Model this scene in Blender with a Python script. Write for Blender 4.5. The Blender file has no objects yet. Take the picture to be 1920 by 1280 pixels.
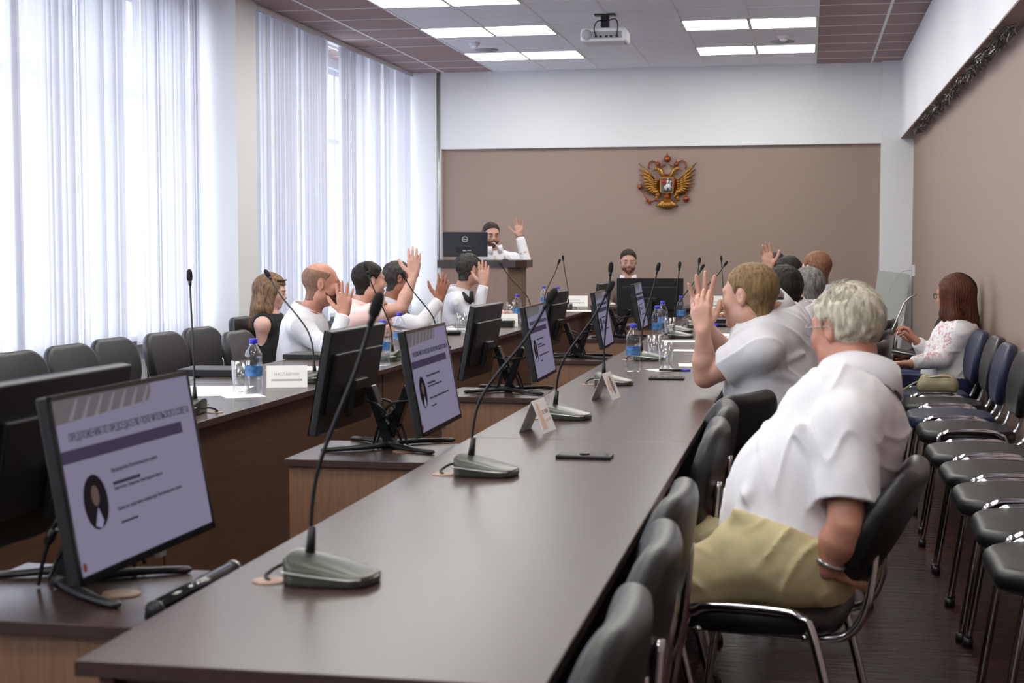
import bpy, bmesh, math, random
import numpy as np
from mathutils import Vector, Matrix, Euler
random.seed(7); np.random.seed(7)
D2R = math.pi/180
S = bpy.context.scene
COL = S.collection
# ------------------------------------------------------------------ camera, world, exposure
CAMZ, FPX, YAW, PITCH = 1.30, 2798.0, 0.19484, 0.06254
cd = bpy.data.cameras.new('camera'); cam = bpy.data.objects.new('camera', cd); COL.objects.link(cam)
cd.sensor_width = 36; cd.lens = FPX/1920*36; cd.clip_start = .05; cd.clip_end = 300
cd.dof.use_dof = True; cd.dof.focus_distance = 7.5; cd.dof.aperture_fstop = 7.1
cam.location = (0, 0, CAMZ); cam.rotation_euler = (math.pi/2-PITCH, 0.0007, YAW)
S.camera = cam
S.view_settings.view_transform = 'Standard'; S.view_settings.look = 'None'
S.view_settings.gamma = 1; S.view_settings.use_curve_mapping = False
S.view_settings.exposure = 0.5
w = bpy.data.worlds.new('world'); S.world = w; w.use_nodes = True
bg = w.node_tree.nodes['Background']; bg.inputs[0].default_value = (.86, .92, 1, 1); bg.inputs[1].default_value = 6.0
# camera geometry as numbers, to turn measured photo points into room coordinates
_F = np.array([-math.sin(YAW)*math.cos(PITCH), math.cos(YAW)*math.cos(PITCH), -math.sin(PITCH)])
_R = np.array([math.cos(YAW), math.sin(YAW), 0]); _U = np.cross(_R, _F)
def at(px, py, Y):
    d = _F+_R*(px-960)/FPX-_U*(py-640)/FPX
    return Vector(np.array([0, 0, CAMZ])+d*Y/d[1])
def atz(px, py, z):
    d = _F+_R*(px-960)/FPX-_U*(py-640)/FPX
    return Vector(np.array([0, 0, CAMZ])+d*(z-CAMZ)/d[2])

# ------------------------------------------------------------------ materials
def srgb(r, g, b):
    f = lambda c: (c/255/12.92) if c/255 <= .04045 else ((c/255+.055)/1.055)**2.4
    return (f(r), f(g), f(b), 1)
MATS = {}
def mat(name, col, rough=.5, metal=0, bump=0, bscale=60, bdist=.004,  var=0, vscale=8, stretch=(1, 1, 1), spec=.5, sss=0, det=4, trans=0, ior=1.45, coat=0, sheen=0, var2=None):
    if name in MATS: return MATS[name]
    m = bpy.data.materials.new(name); m.use_nodes = True; MATS[name] = m
    nt = m.node_tree; p = nt.nodes['Principled BSDF']
    c = srgb(*col); p.inputs['Base Color'].default_value = c
    p.inputs['Roughness'].default_value = rough; p.inputs['Metallic'].default_value = metal
    p.inputs['Specular IOR Level'].default_value = spec; p.inputs['IOR'].default_value = ior
    p.inputs['Transmission Weight'].default_value = trans
    p.inputs['Coat Weight'].default_value = coat; p.inputs['Sheen Weight'].default_value = sheen
    if sss: p.inputs['Subsurface Weight'].default_value = sss; p.inputs['Subsurface Radius'].default_value = (.01, .004, .002); p.inputs['Subsurface Scale'].default_value = .6
    if bump or var:
        tc = nt.nodes.new('ShaderNodeTexCoord'); mp = nt.nodes.new('ShaderNodeMapping'); mp.inputs['Scale'].default_value = stretch
        nt.links.new(tc.outputs['Object'], mp.inputs[0])
    if bump:
        n = nt.nodes.new('ShaderNodeTexNoise'); n.inputs['Scale'].default_value = bscale; n.inputs['Detail'].default_value = det
        nt.links.new(mp.outputs[0], n.inputs['Vector'])
        b = nt.nodes.new('ShaderNodeBump'); b.inputs['Strength'].default_value = bump; b.inputs['Distance'].default_value = bdist
        nt.links.new(n.outputs[0], b.inputs['Height']); nt.links.new(b.outputs[0], p.inputs['Normal'])
    if var:
        n = nt.nodes.new('ShaderNodeTexNoise'); n.inputs['Scale'].default_value = vscale; n.inputs['Detail'].default_value = 5
        nt.links.new(mp.outputs[0], n.inputs['Vector'])
        r = nt.nodes.new('ShaderNodeValToRGB'); r.color_ramp.elements[0].position = .3; r.color_ramp.elements[1].position = .7
        c2 = srgb(*var2) if var2 else tuple(min(1, x*(1+var)) for x in c[:3])+(1,)
        r.color_ramp.elements[0].color = tuple(x*(1-var) for x in c[:3])+(1,); r.color_ramp.elements[1].color = c2
        nt.links.new(n.outputs[0], r.inputs[0]); nt.links.new(r.outputs[0], p.inputs['Base Color'])
    return m
def emit(name, col, s):
    m = bpy.data.materials.new(name); m.use_nodes = True; nt = m.node_tree; nt.nodes.clear()
    o = nt.nodes.new('ShaderNodeOutputMaterial'); e = nt.nodes.new('ShaderNodeEmission')
    e.inputs[0].default_value = srgb(*col); e.inputs[1].default_value = s; nt.links.new(e.outputs[0], o.inputs[0]); MATS[name] = m
    return m
def blend_mat(name, a, b, fac=None, fres=None):
    m = bpy.data.materials.new(name); m.use_nodes = True; nt = m.node_tree; nt.nodes.clear(); MATS[name] = m
    o = nt.nodes.new('ShaderNodeOutputMaterial'); mx = nt.nodes.new('ShaderNodeMixShader')
    na = nt.nodes.new(a[0]); nb = nt.nodes.new(b[0])
    for n, sp in ((na, a), (nb, b)):
        n.inputs[0].default_value = sp[1]
        if len(sp) > 2: n.inputs['Roughness'].default_value = sp[2]
    nt.links.new(na.outputs[0], mx.inputs[1]); nt.links.new(nb.outputs[0], mx.inputs[2]); nt.links.new(mx.outputs[0], o.inputs[0])
    if fres:
        f = nt.nodes.new('ShaderNodeLayerWeight'); f.inputs[0].default_value = .5; pw = nt.nodes.new('ShaderNodeMath'); pw.operation = 'POWER'; pw.inputs[1].default_value = fres[1]
        ma = nt.nodes.new('ShaderNodeMath'); ma.operation = 'MULTIPLY_ADD'; ma.inputs[1].default_value = fres[2]; ma.inputs[2].default_value = fres[0]; ma.use_clamp = True
        nt.links.new(f.outputs['Facing'], pw.inputs[0]); nt.links.new(pw.outputs[0], ma.inputs[0]); nt.links.new(ma.outputs[0], mx.inputs[0])
    else: mx.inputs[0].default_value = fac
    return m

M_white = mat('white_paint', (222, 222, 228), .7, bump=.15, bscale=90)
M_white2 = mat('white_plaster', (222, 223, 225), .75, bump=.15, bscale=90)
M_brown = mat('taupe_wallpaper', (150, 130, 120), .75, bump=.5, bscale=220, var=.06, vscale=160)
M_tilew = mat('ceiling_tile_white', (234, 234, 240), .85, bump=.3, bscale=200)
M_tileb = mat('ceiling_tile_mauve', (158, 136, 134), .85, bump=.3, bscale=200)
M_grid = mat('ceiling_grid', (228, 228, 234), .5)
M_desk = mat('desk_laminate', (62, 48, 43), .27, var=.10, vscale=14, stretch=(8, .6, 8), bump=.05, bscale=300, spec=.5)
M_edge = mat('desk_edge', (62, 42, 38), .45)
M_panel = mat('walnut_panel', (78, 52, 38), .5, var=.22, vscale=9, stretch=(6, .5, 14), bump=.1, bscale=80)
M_oak = mat('oak_panel', (124, 92, 70), .5, var=.14, vscale=12, stretch=(16, 16, .7), bump=.1, bscale=80)
M_podp = mat('podium_panel', (150, 124, 116), .5, var=.08, vscale=12, stretch=(14, 14, .8))
M_blk = mat('black_plastic', (22, 22, 24), .42, bump=.05, bscale=400)
M_blkg = mat('black_gloss', (14, 14, 17), .12)
M_neck = mat('dark_metal', (30, 31, 36), .25, metal=.6)
M_leather = mat('black_leatherette', (24, 25, 26), .34, bump=.35, bscale=260, var=.12, vscale=30)
M_leatherb = mat('navy_leatherette', (34, 40, 66), .4, bump=.35, bscale=260)
M_chrome = mat('chrome', (205, 205, 210), .12, metal=1)
M_dchrome = mat('smoked_chrome', (120, 112, 108), .2, metal=1)
M_micb = mat('mic_base', (72, 73, 66), .3, metal=.35, spec=.5)
M_foam = mat('mic_foam', (24, 24, 27), .9, bump=.8, bscale=500)
M_silver = mat('silver', (176, 176, 172), .3, metal=.8)
M_paper = mat('paper', (226, 224, 220), .8)
M_card = mat('card', (212, 208, 206), .35)
M_gold = mat('emblem_gold', (158, 112, 50), .32, metal=.75, var=.35, vscale=60)
M_copper = mat('emblem_copper', (150, 70, 34), .35, metal=.6, var=.4, vscale=60)
M_red = mat('emblem_red', (160, 24, 30), .4)
M_blue = mat('cap_blue', (52, 48, 190), .35)
M_label = mat('bottle_label', (20, 66, 146), .35, var=.5, vscale=40, var2=(90, 146, 204))
M_bottle = blend_mat('bottle_plastic', ('ShaderNodeBsdfTransparent', (.93, .95, .97, 1)), ('ShaderNodeBsdfGlossy', (1, 1, 1, 1), .04), fres=(.06, 2.5, .75))
M_glass = blend_mat('drinking_glass', ('ShaderNodeBsdfTransparent', (.94, .95, .95, 1)), ('ShaderNodeBsdfGlossy', (1, 1, 1, 1), .03), fres=(.05, 2.5, .75))
M_pane = blend_mat('window_glass', ('ShaderNodeBsdfTransparent', (.97, .98, .99, 1)), ('ShaderNodeBsdfGlossy', (1, 1, 1, 1), .01), fres=(.03, 5, .5))
M_blind = blend_mat('blind_fabric', ('ShaderNodeBsdfTranslucent', (.40, .41, .48, 1)), ('ShaderNodeBsdfDiffuse', (.85, .85, .88, 1)), fac=.5)
M_lamp = emit('lamp_diffuser', (255, 253, 246), 10.0)
M_hole = mat('grommet', (150, 116, 96), .4)
M_skin = mat('skin', (190, 146, 128), .5, sss=.12, var=.10, vscale=22, bump=.12, bscale=120)
M_skinr = mat('skin_ruddy', (180, 126, 106), .5, sss=.12, var=.12, vscale=22, bump=.12, bscale=120)
M_skint = mat('skin_tan', (150, 98, 76), .5, sss=.1, var=.14, vscale=26, bump=.15, bscale=120)
M_skinp = mat('skin_pale', (214, 172, 156), .5, sss=.12, var=.08, vscale=22, bump=.1, bscale=120)

# ------------------------------------------------------------------ tags
def tag(o, label=None, cat=None, group=None, kind=None):
    if label: o['label'] = label
    if cat: o['category'] = cat
    if group: o['group'] = group
    if kind: o['kind'] = kind
    return o
def thing(name, label, cat, loc=(0, 0, 0), rz=0, group=None):
    o = bpy.data.objects.new(name, None); COL.objects.link(o); o.empty_display_size = .1
    o.location = loc; o.rotation_euler = (0, 0, rz)
    return tag(o, label, cat, group)
def copy_tree(o, parent=None):
    c = o.copy(); COL.objects.link(c)
    if parent is not None: c.parent = parent
    for ch in list(o.children): copy_tree(ch, c)
    return c
USED = {}
def place(proto, loc, rz, label, group=None, rx=0, ry=0):
    o = proto if not USED.get(proto.name) else copy_tree(proto)
    USED[proto.name] = True
    o.location = loc; o.rotation_euler = (rx, ry, rz); o['label'] = label
    if group: o['group'] = group
    return o

# ------------------------------------------------------------------ mesh builder
def frame(d):
    d = Vector(d).normalized(); u = Vector((0, 0, 1)) if abs(d.z) < .95 else Vector((1, 0, 0))
    a = u.cross(d).normalized(); return a, d.cross(a).normalized()
class MB:
    def __init__(s): s.v = []; s.f = []; s.sm = []
    def add(s, vs, fs, smooth=False):
        n = len(s.v); s.v += [tuple(v) for v in vs]; s.f += [tuple(i+n for i in f) for f in fs]; s.sm += [smooth]*len(fs); return s
    def box(s, a, b, rot=None, piv=None):
        x0, y0, z0 = a; x1, y1, z1 = b
        vs = [Vector(p) for p in ((x0,y0,z0),(x1,y0,z0),(x1,y1,z0),(x0,y1,z0),(x0,y0,z1),(x1,y0,z1),(x1,y1,z1),(x0,y1,z1))]
        if rot is not None:
            c = Vector(piv) if piv else sum(vs, Vector())/8
            R = Euler(rot).to_matrix(); vs = [R@(v-c)+c for v in vs]
        return s.add(vs, [(0,3,2,1),(4,5,6,7),(0,1,5,4),(1,2,6,5),(2,3,7,6),(3,0,4,7)])
    def tube(s, pts, r, n=10, cap=True, flat=1.0):
        pts = [Vector(p) for p in pts]; rs = r if isinstance(r, (list, tuple)) else [r]*len(pts)
        vs = []; fs = []; pa = None
        for i, p in enumerate(pts):
            d = (pts[min(i+1, len(pts)-1)]-pts[max(i-1, 0)]).normalized()
            if pa is None: a, b = frame(d)
            else:
                a = (pa-d*pa.dot(d)).normalized(); b = d.cross(a)
            pa = a
            for k in range(n):
                t = 2*math.pi*k/n; vs.append(p+a*math.cos(t)*rs[i]+b*math.sin(t)*rs[i]*flat)
        for i in range(len(pts)-1):
            for k in range(n): fs.append((i*n+k, i*n+(k+1) % n, (i+1)*n+(k+1) % n, (i+1)*n+k))
        if cap: fs.append(tuple(range(n-1, -1, -1))); fs.append(tuple((len(pts)-1)*n+k for k in range(n)))
        return s.add(vs, fs, True)
    def lathe(s, prof, c=(0, 0, 0), n=24, sx=1, sy=1, cap=True, rot=None):
        vs = []; fs = []; c = Vector(c); R = Euler(rot).to_matrix() if rot else None
        for r, z in prof:
            for k in range(n):
                t = 2*math.pi*k/n; v = Vector((r*math.cos(t)*sx, r*math.sin(t)*sy, z))
                vs.append((R@v if R else v)+c)
        for i in range(len(prof)-1):
            for k in range(n): fs.append((i*n+k, i*n+(k+1) % n, (i+1)*n+(k+1) % n, (i+1)*n+k))
        if cap: fs.append(tuple(range(n-1, -1, -1))); fs.append(tuple((len(prof)-1)*n+k for k in range(n)))
        return s.add(vs, fs, True)
    def ball(s, c, r, n=12, rot=None):
        if not isinstance(r, (tuple, list)): r = (r, r, r)
        R = (Euler(rot).to_matrix() if rot else Matrix.Identity(3)); c = Vector(c); vs = []; fs = []
        for i in range(n+1):
            a = math.pi*i/n
            for k in range(2*n):
                b = math.pi*k/n; vs.append(R@Vector((r[0]*math.sin(a)*math.cos(b), r[1]*math.sin(a)*math.sin(b), r[2]*math.cos(a)))+c)
        for i in range(n):
            for k in range(2*n): fs.append((i*2*n+k, (i+1)*2*n+k, (i+1)*2*n+(k+1) % (2*n), i*2*n+(k+1) % (2*n)))
        return s.add(vs, fs, True)
    def poly(s, pts): return s.add(pts, [tuple(range(len(pts)))])
    def prism(s, pts, off):
        off = Vector(off); n = len(pts); a = [Vector(p) for p in pts]; b = [p+off for p in a]
        return s.add(a+b, [tuple(range(n-1, -1, -1)), tuple(range(n, 2*n))]+[(i, (i+1) % n, (i+1) % n+n, i+n) for i in range(n)])
    def build(s, name, m, parent=None, bevel=0, org=None, seg=2, weld=False):
        me = bpy.data.meshes.new(name); vs = s.v
        if org is not None: ox, oy, oz = org; vs = [(x-ox, y-oy, z-oz) for x, y, z in vs]
        me.from_pydata(vs, [], s.f); me.polygons.foreach_set('use_smooth', s.sm); me.materials.append(m)
        bm = bmesh.new(); bm.from_mesh(me); bmesh.ops.remove_doubles(bm, verts=bm.verts, dist=1e-6)
        bmesh.ops.recalc_face_normals(bm, faces=bm.faces); bm.to_mesh(me); bm.free()
        o = bpy.data.objects.new(name, me); COL.objects.link(o)
        if parent is not None: o.parent = parent
        if bevel:
            md = o.modifiers.new('bevel', 'BEVEL'); md.width = bevel; md.segments = seg; md.limit_method = 'ANGLE'; md.angle_limit = .7
        return o
def struct(name, mb, m, bevel=0): return tag(mb.build(name, m, bevel=bevel), kind='structure')
def smooth_path(pts, n=6):
    pts = [Vector(p) for p in pts]; out = []
    for i in range(len(pts)-1):
        p0 = pts[max(i-1, 0)]; p1 = pts[i]; p2 = pts[i+1]; p3 = pts[min(i+2, len(pts)-1)]
        for k in range(n):
            t = k/n; out.append(.5*((2*p1)+(p2-p0)*t+(2*p0-5*p1+4*p2-p3)*t*t+(3*p1-p0-3*p2+p3)*t**3))
    return out+[pts[-1]]
def text(name, body, size, m, parent, loc, rot, align='CENTER', ext=0.0003, xs=1, fitw=None):
    c = bpy.data.curves.new(name, 'FONT'); c.body = body; c.size = size; c.extrude = ext; c.align_x = align; c.resolution_u = 2
    t = bpy.data.objects.new(name, c); COL.objects.link(t)
    bpy.context.view_layer.update()
    me = bpy.data.meshes.new_from_object(t.evaluated_get(bpy.context.evaluated_depsgraph_get()))
    bpy.data.objects.remove(t); bpy.data.curves.remove(c)
    me.materials.clear(); me.materials.append(m)
    if fitw: xx = [v.co.x for v in me.vertices]; xs = fitw/(max(xx)-min(xx))
    o = bpy.data.objects.new(name, me); COL.objects.link(o); o.parent = parent; o.location = loc; o.rotation_euler = rot; o.scale = (xs, 1, 1)
    return o

# ------------------------------------------------------------------ implicit surfaces (smoothly blended bodies)
def A3(v): return np.array(tuple(v), float)
class RC:
    def __init__(s, a, b, ra, rb, k=.02, sub=False): s.a = A3(a); s.b = A3(b); s.ra = ra; s.rb = rb; s.k = k; s.sub = sub
    def d(s, P):
        ba = s.b-s.a; t = np.clip(((P-s.a)@ba)/max(ba@ba, 1e-9), 0, 1)
        q = P-s.a-t[:, None]*ba; return np.sqrt((q*q).sum(1))-(s.ra+(s.rb-s.ra)*t)
    def bb(s): r = max(s.ra, s.rb)+.02; return np.minimum(s.a, s.b)-r, np.maximum(s.a, s.b)+r
    def inf(s, e): return RC(s.a, s.b, s.ra+e, s.rb+e, s.k, s.sub)
class EL:
    def __init__(s, c, r, R=None, k=.02, sub=False):
        s.c = A3(c); s.r = A3(r); s.R = np.eye(3) if R is None else R; s.k = k; s.sub = sub   # columns of R = local axes
    def d(s, P):
        q = (P-s.c)@s.R; k0 = np.sqrt(((q/s.r)**2).sum(1)); k1 = np.sqrt(((q/s.r**2)**2).sum(1))+1e-9
        return k0*(k0-1)/k1
    def bb(s): r = s.r.max()+.02; return s.c-r, s.c+r
    def inf(s, e): return EL(s.c, s.r+e, s.R, s.k, s.sub)
class SLV(RC):
    """sleeve: a tapered tube ending in a clean, hollow opening"""
    def __init__(s, a, b, ra, rb, k, end, dr, rin): RC.__init__(s, a, b, ra, rb, k); s.end = A3(end); s.dr = A3(dr); s.rin = rin
    def d(s, P):
        d = RC.d(s, P); q = P-s.end; ax = q@s.dr; rad = np.sqrt(np.maximum((q*q).sum(1)-ax*ax, 0))
        d = np.maximum(d, ax); return np.maximum(d, np.where(ax > -.04, np.minimum(s.rin-rad, ax+.04), -1))
    def inf(s, e): return SLV(s.a, s.b, s.ra+e, s.rb+e, s.k, s.end-s.dr*.012, s.dr, s.rin+e)
def smin(a, b, k): h = np.maximum(k-np.abs(a-b), 0)/k; return np.minimum(a, b)-h*h*k*.25
def sdf_mesh(prims, h, post=None, lo=None, hi=None):
    if lo is None:
        bbs = [p.bb() for p in prims if not p.sub]; lo = np.min([b[0] for b in bbs], 0); hi = np.max([b[1] for b in bbs], 0)
    B = 8; nb = np.ceil((hi-lo)/(h*B)).astype(int); N = nb*B+1
    vol = np.ones(N, np.float32)
    I = np.stack(np.meshgrid(*[np.arange(n) for n in nb], indexing='ij'), -1).reshape(-1, 3)
    C = lo+(I*B+B/2)*h; Rr = h*B*.87
    DD = np.stack([p.d(C) for p in prims]); pos = np.array([not p.sub for p in prims]); ks = np.array([p.k for p in prims])
    dm = DD[pos].min(0)
    cand = np.where((dm < Rr+.05) & (dm > -Rr-.12))[0]
    for j in np.where(dm <= -Rr-.12)[0]:
        i0 = I[j]*B; vol[i0[0]:i0[0]+B+1, i0[1]:i0[1]+B+1, i0[2]:i0[2]+B+1] = -1
    g = np.stack(np.meshgrid(*[np.arange(B+1)]*3, indexing='ij'), -1).reshape(-1, 3)
    for j in cand:
        P = lo+(I[j]*B+g)*h
        lim = dm[j]+2*Rr
        d = None
        for q, p in enumerate(prims):
            if p.sub:
                if DD[q, j] < Rr+p.k and d is not None: d = -smin(-d, p.d(P), p.k)
            elif DD[q, j] <= lim+p.k:
                e = p.d(P); d = e if d is None else smin(d, e, p.k)
        if post is not None: d = post(P, d)
        i0 = I[j]*B; vol[i0[0]:i0[0]+B+1, i0[1]:i0[1]+B+1, i0[2]:i0[2]+B+1] = d.reshape(B+1, B+1, B+1)
    return surface_nets(vol, lo, h)
def surface_nets(vol, lo, h):
    s = vol < 0; n = np.array(vol.shape)-1
    cnt = np.zeros(n, np.int8)
    cs = [(a, b, c) for a in (0, 1) for b in (0, 1) for c in (0, 1)]
    for a, b, c in cs: cnt += s[a:a+n[0], b:b+n[1], c:c+n[2]]
    act = np.argwhere((cnt > 0) & (cnt < 8)); idx = -np.ones(n, np.int64); idx[tuple(act.T)] = np.arange(len(act))
    acc = np.zeros((len(act), 3)); wt = np.zeros(len(act))
    val = {c: vol[act[:, 0]+c[0], act[:, 1]+c[1], act[:, 2]+c[2]] for c in cs}
    for c in cs:
        for ax in range(3):
            if c[ax] == 0:
                e = list(c); e[ax] = 1; e = tuple(e); va, vb = val[c], val[e]; m = (va < 0) != (vb < 0)
                t = np.where(m, va/np.where(np.abs(va-vb) < 1e-12, 1, va-vb), 0)
                p = np.zeros((len(act), 3)); p += c; p[:, ax] += t
                acc[m] += p[m]; wt += m
    V = lo+(act+acc/np.maximum(wt, 1)[:, None])*h
    F = []
    for ax in range(3):
        b, c = [(1, 2), (2, 0), (0, 1)][ax]
        sl0 = [slice(None)]*3; sl1 = [slice(None)]*3; sl0[ax] = slice(0, -1); sl1[ax] = slice(1, None)
        E = np.argwhere(s[tuple(sl0)] != s[tuple(sl1)])
        E = E[(E[:, b] > 0) & (E[:, c] > 0) & (E[:, b] < n[b]) & (E[:, c] < n[c])]
        db = np.zeros(3, int); db[b] = 1; dc = np.zeros(3, int); dc[c] = 1
        q = np.stack([idx[tuple((E-db-dc).T)], idx[tuple((E-dc).T)], idx[tuple(E.T)], idx[tuple((E-db).T)]], 1)
        fl = s[tuple(E.T)]; q[~fl] = q[~fl][:, ::-1]
        F.append(q)
    F = np.concatenate(F); F = F[(F >= 0).all(1)]
    return V, F
def np_obj(name, V, F, m, parent=None, org=(0, 0, 0), sm=True):
    me = bpy.data.meshes.new(name); V = V-np.array(tuple(org))
    me.vertices.add(len(V)); me.vertices.foreach_set('co', V.astype(np.float32).ravel())
    me.loops.add(F.size); me.loops.foreach_set('vertex_index', F.astype(np.int32).ravel())
    me.polygons.add(len(F)); me.polygons.foreach_set('loop_start', (np.arange(len(F))*4).astype(np.int32))
    me.polygons.foreach_set('use_smooth', np.full(len(F), sm)); me.update(calc_edges=True); me.validate()
    me.materials.append(m)
    o = bpy.data.objects.new(name, me); COL.objects.link(o)
    if parent is not None: o.parent = parent
    return o
def relax(V, F, it=2, f=.5):
    n = len(V)
    E = np.concatenate([F[:, [0, 1]], F[:, [1, 2]], F[:, [2, 3]], F[:, [3, 0]]]); E = np.concatenate([E, E[:, ::-1]])
    cnt = np.bincount(E[:, 0], minlength=n)[:, None]
    for _ in range(it):
        A = np.stack([np.bincount(E[:, 0], weights=V[E[:, 1], i], minlength=n) for i in range(3)], 1)
        V = V*(1-f)+f*A/np.maximum(cnt, 1)
    return V

# ================================================================== ROOM
YB = 16.9; YR = -3.0; CZ = 3.32
def floor_mat():
    m = mat('parquet', (52, 30, 26), .26, var=.3, vscale=3, var2=(74, 40, 32)); nt = m.node_tree; p = nt.nodes['Principled BSDF']
    tc = nt.nodes.new('ShaderNodeTexCoord'); b = nt.nodes.new('ShaderNodeTexBrick')
    b.inputs['Scale'].default_value = 1; b.inputs['Brick Width'].default_value = .30; b.inputs['Row Height'].default_value = .06; b.inputs['Mortar Size'].default_value = .0025
    b.inputs['Color1'].default_value = srgb(52, 27, 22); b.inputs['Color2'].default_value = srgb(34, 19, 17); b.inputs['Mortar'].default_value = srgb(20, 14, 12)
    nt.links.new(tc.outputs['Object'], b.inputs['Vector']); nt.links.new(b.outputs['Color'], p.inputs['Base Color'])
    n = nt.nodes.new('ShaderNodeTexNoise'); n.inputs['Scale'].default_value = 5; n.inputs['Detail'].default_value = 6
    mp = nt.nodes.new('ShaderNodeMapping'); mp.inputs['Scale'].default_value = (1, 7, 1)
    nt.links.new(tc.outputs['Object'], mp.inputs[0]); nt.links.new(mp.outputs[0], n.inputs['Vector'])
    bp = nt.nodes.new('ShaderNodeBump'); bp.inputs['Strength'].default_value = .7; bp.inputs['Distance'].default_value = .012
    nt.links.new(n.outputs[0], bp.inputs['Height']); nt.links.new(bp.outputs[0], p.inputs['Normal'])
    return m
struct('floor', MB().box((-5.3, YR, -.1), (1.4, YB+.2, 0)), floor_mat())
XB = -3.532; C0 = 16.469
mb = MB(); mb.box((XB, YR, CZ), (.068, YB+.2, CZ+.1)); struct('ceiling', mb, M_tilew)
mb = MB(); mb.box((-5.3, YR, CZ), (XB, YB+.2, CZ+.1)); mb.box((.068, YR, CZ), (1.4, YB+.2, CZ+.1)); struct('ceiling_side', mb, M_tileb)
mb = MB()
for k, x in enumerate((-4.73, -4.132, XB, -2.932, -2.332, -1.732, -1.132, -.532, .068, .668)):
    wd = .012
    mb.box((x-wd, YR, CZ-.004), (x+wd, YB, CZ+.01))
r = 0
while C0-.6*r > YR:
    y = C0-.6*r
    if (7-r) not in (5,): mb.box((-5.2, y-.006, CZ-.003), (.98, y+.006, CZ+.01))
    else: mb.box((-5.2, y-.006, CZ-.003), (-4.132, y+.006, CZ+.01)); mb.box((XB, y-.006, CZ-.003), (.98, y+.006, CZ+.01))
    r += 1
struct('trim_1', mb, M_grid)

# far wall: taupe lower field set back under a white upper band, white returns at both ends
struct('wall_back', MB().box((-4.25, YB+.05, 0), (.82, YB+.15, 2.5)), M_brown)
mb = MB(); mb.box((-4.25, YB, 2.44), (.82, YB+.1, CZ)); mb.box((-5.3, YB-.02, 0), (-4.22, YB+.1, CZ)); struct('wall_back_upper', mb, M_white2)
struct('trim_2', MB().tube([(-4.2, YB-.01, 0), (-4.2, YB-.01, CZ)], .018), M_silver)
struct('trim_3', MB().box((-4.22, YB-.01, 0), (-4.17, YB+.06, 2.44)), M_white)
struct('wall_pillar', MB().box((.78, YB-.12, 0), (1.3, YB+.1, CZ)), M_white2)
struct('wall_right', MB().box((1.12, YR, 0), (1.25, YB, 2.7)), M_brown)
struct('wall_right_upper', MB().box((.98, YR, 2.485), (1.2, YB, CZ)), M_white)
struct('trim_4', MB().box((.982, YR, 2.478), (1.12, YB-.12, 2.484)), M_brown)
struct('baseboard_right', MB().box((1.10, YR, 0), (1.12, YB-.12, .07)), M_edge)
struct('baseboard_back', MB().box((-4.2, YB+.03, 0), (.78, YB+.05, .07)), M_edge)
struct('wall_rear', MB().box((-5.3, YR-.1, 0), (1.4, YR, CZ)), M_white)
# window wall: sill, head, piers
mb = MB(); mb.box((-5.3, YR, 0), (-5.0, YB, .62)); mb.box((-5.3, YR, 3.22), (-5.0, YB, CZ)); mb.box((-5.3, YR, .6), (-5.0, -2.4, 3.3)); mb.box((-5.3, 11.28, .6), (-4.9, 11.88, 3.3))
struct('wall_left', mb, M_white)
struct('wall_column', MB().box((-4.95, 11.35, 0), (-4.48, 11.79, CZ), ), M_white2)
struct('window_sill', MB().box((-5.02, YR, .62), (-4.82, 11.3, .66)).box((-5.02, 11.8, .62), (-4.62, YB-.02, .66)), M_white)
def window(n, y0, y1, step):
    fr = MB(); k = int(round((y1-y0)/step)); st = (y1-y0)/k
    for i in range(k+1):
        y = y0+i*st; fr.box((-5.12, y-.035, .66), (-5.04, y+.035, 3.22))
    for z in (.66, 2.42, 3.16): fr.box((-5.11, y0, z), (-5.05, y1, z+.06))
    f = struct('window_%d' % n, fr, M_white)
    pane = MB().box((-5.085, y0, .7), (-5.078, y1, 3.2)).build('pane', M_pane, f); return f
window(1, -2.4, 11.26, 1.31); window(2, 11.9, 16.85, 1.24)
# outside: forecourt and a pale block across the street
struct('ground', MB().box((-60, -30, -4.1), (-5.4, 90, -4.0)), mat('asphalt', (150, 152, 158), .9))
b = thing('office_building', 'pale office block across the street seen through the blinds', 'building', (-34, 30, -4))
bb = MB().box((-4, -14, 0), (4, 40, 5.0)); bb.build('wall', mat('building_plaster', (205, 208, 214), .9), b)
wm = MB()
for i in range(13):
    for j in range(1): wm.box((4.0, -12+i*4, 1.5+j*3), (4.03, -10.2+i*4, 3.2+j*3))
wm.build('window_band', mat('building_glass', (120, 130, 145), .2), b)

def blinds(label, x, y0, y1, spec):
    t = thing('vertical_blind', label, 'blind', (x, (y0+y1)/2, 0), 0, 'vertical blinds at the windows')
    MB().box((-.03, y0-(y0+y1)/2, 3.27), (.03, y1-(y0+y1)/2, 3.318)).build('headrail', M_white, t)
    proto = None
    for y, ang, w_ in spec:
        if proto is None:
            m = MB(); n = 5; h = .0445
            for i in range(n):
                a0 = -1+2*i/n; a1 = -1+2*(i+1)/n
                m.add([(.006*(1-a0*a0), a0*h, .60), (.006*(1-a1*a1), a1*h, .60), (.006*(1-a1*a1), a1*h, 3.27), (.006*(1-a0*a0), a0*h, 3.27)], [(0, 1, 2, 3)], True)
            proto = m.build('slat', M_blind, t); sl = proto
        else: sl = proto.copy(); COL.objects.link(sl); sl.parent = t
        ang = -ang if not (random.random() < .12) else ang*1.5; sl.location = (random.uniform(-.008, .008), y-(y0+y1)/2, 0); sl.rotation_euler = (0, 0, ang); sl.scale = (1, w_, 1)
    return t
sp = []; y = 5.6
while y < 8.42: sp.append((y, random.uniform(.3, 1.0), 1)); y += .085
sp = [s for s in sp if not 8.2 < s[0] < 8.36]
y = 8.44
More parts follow.
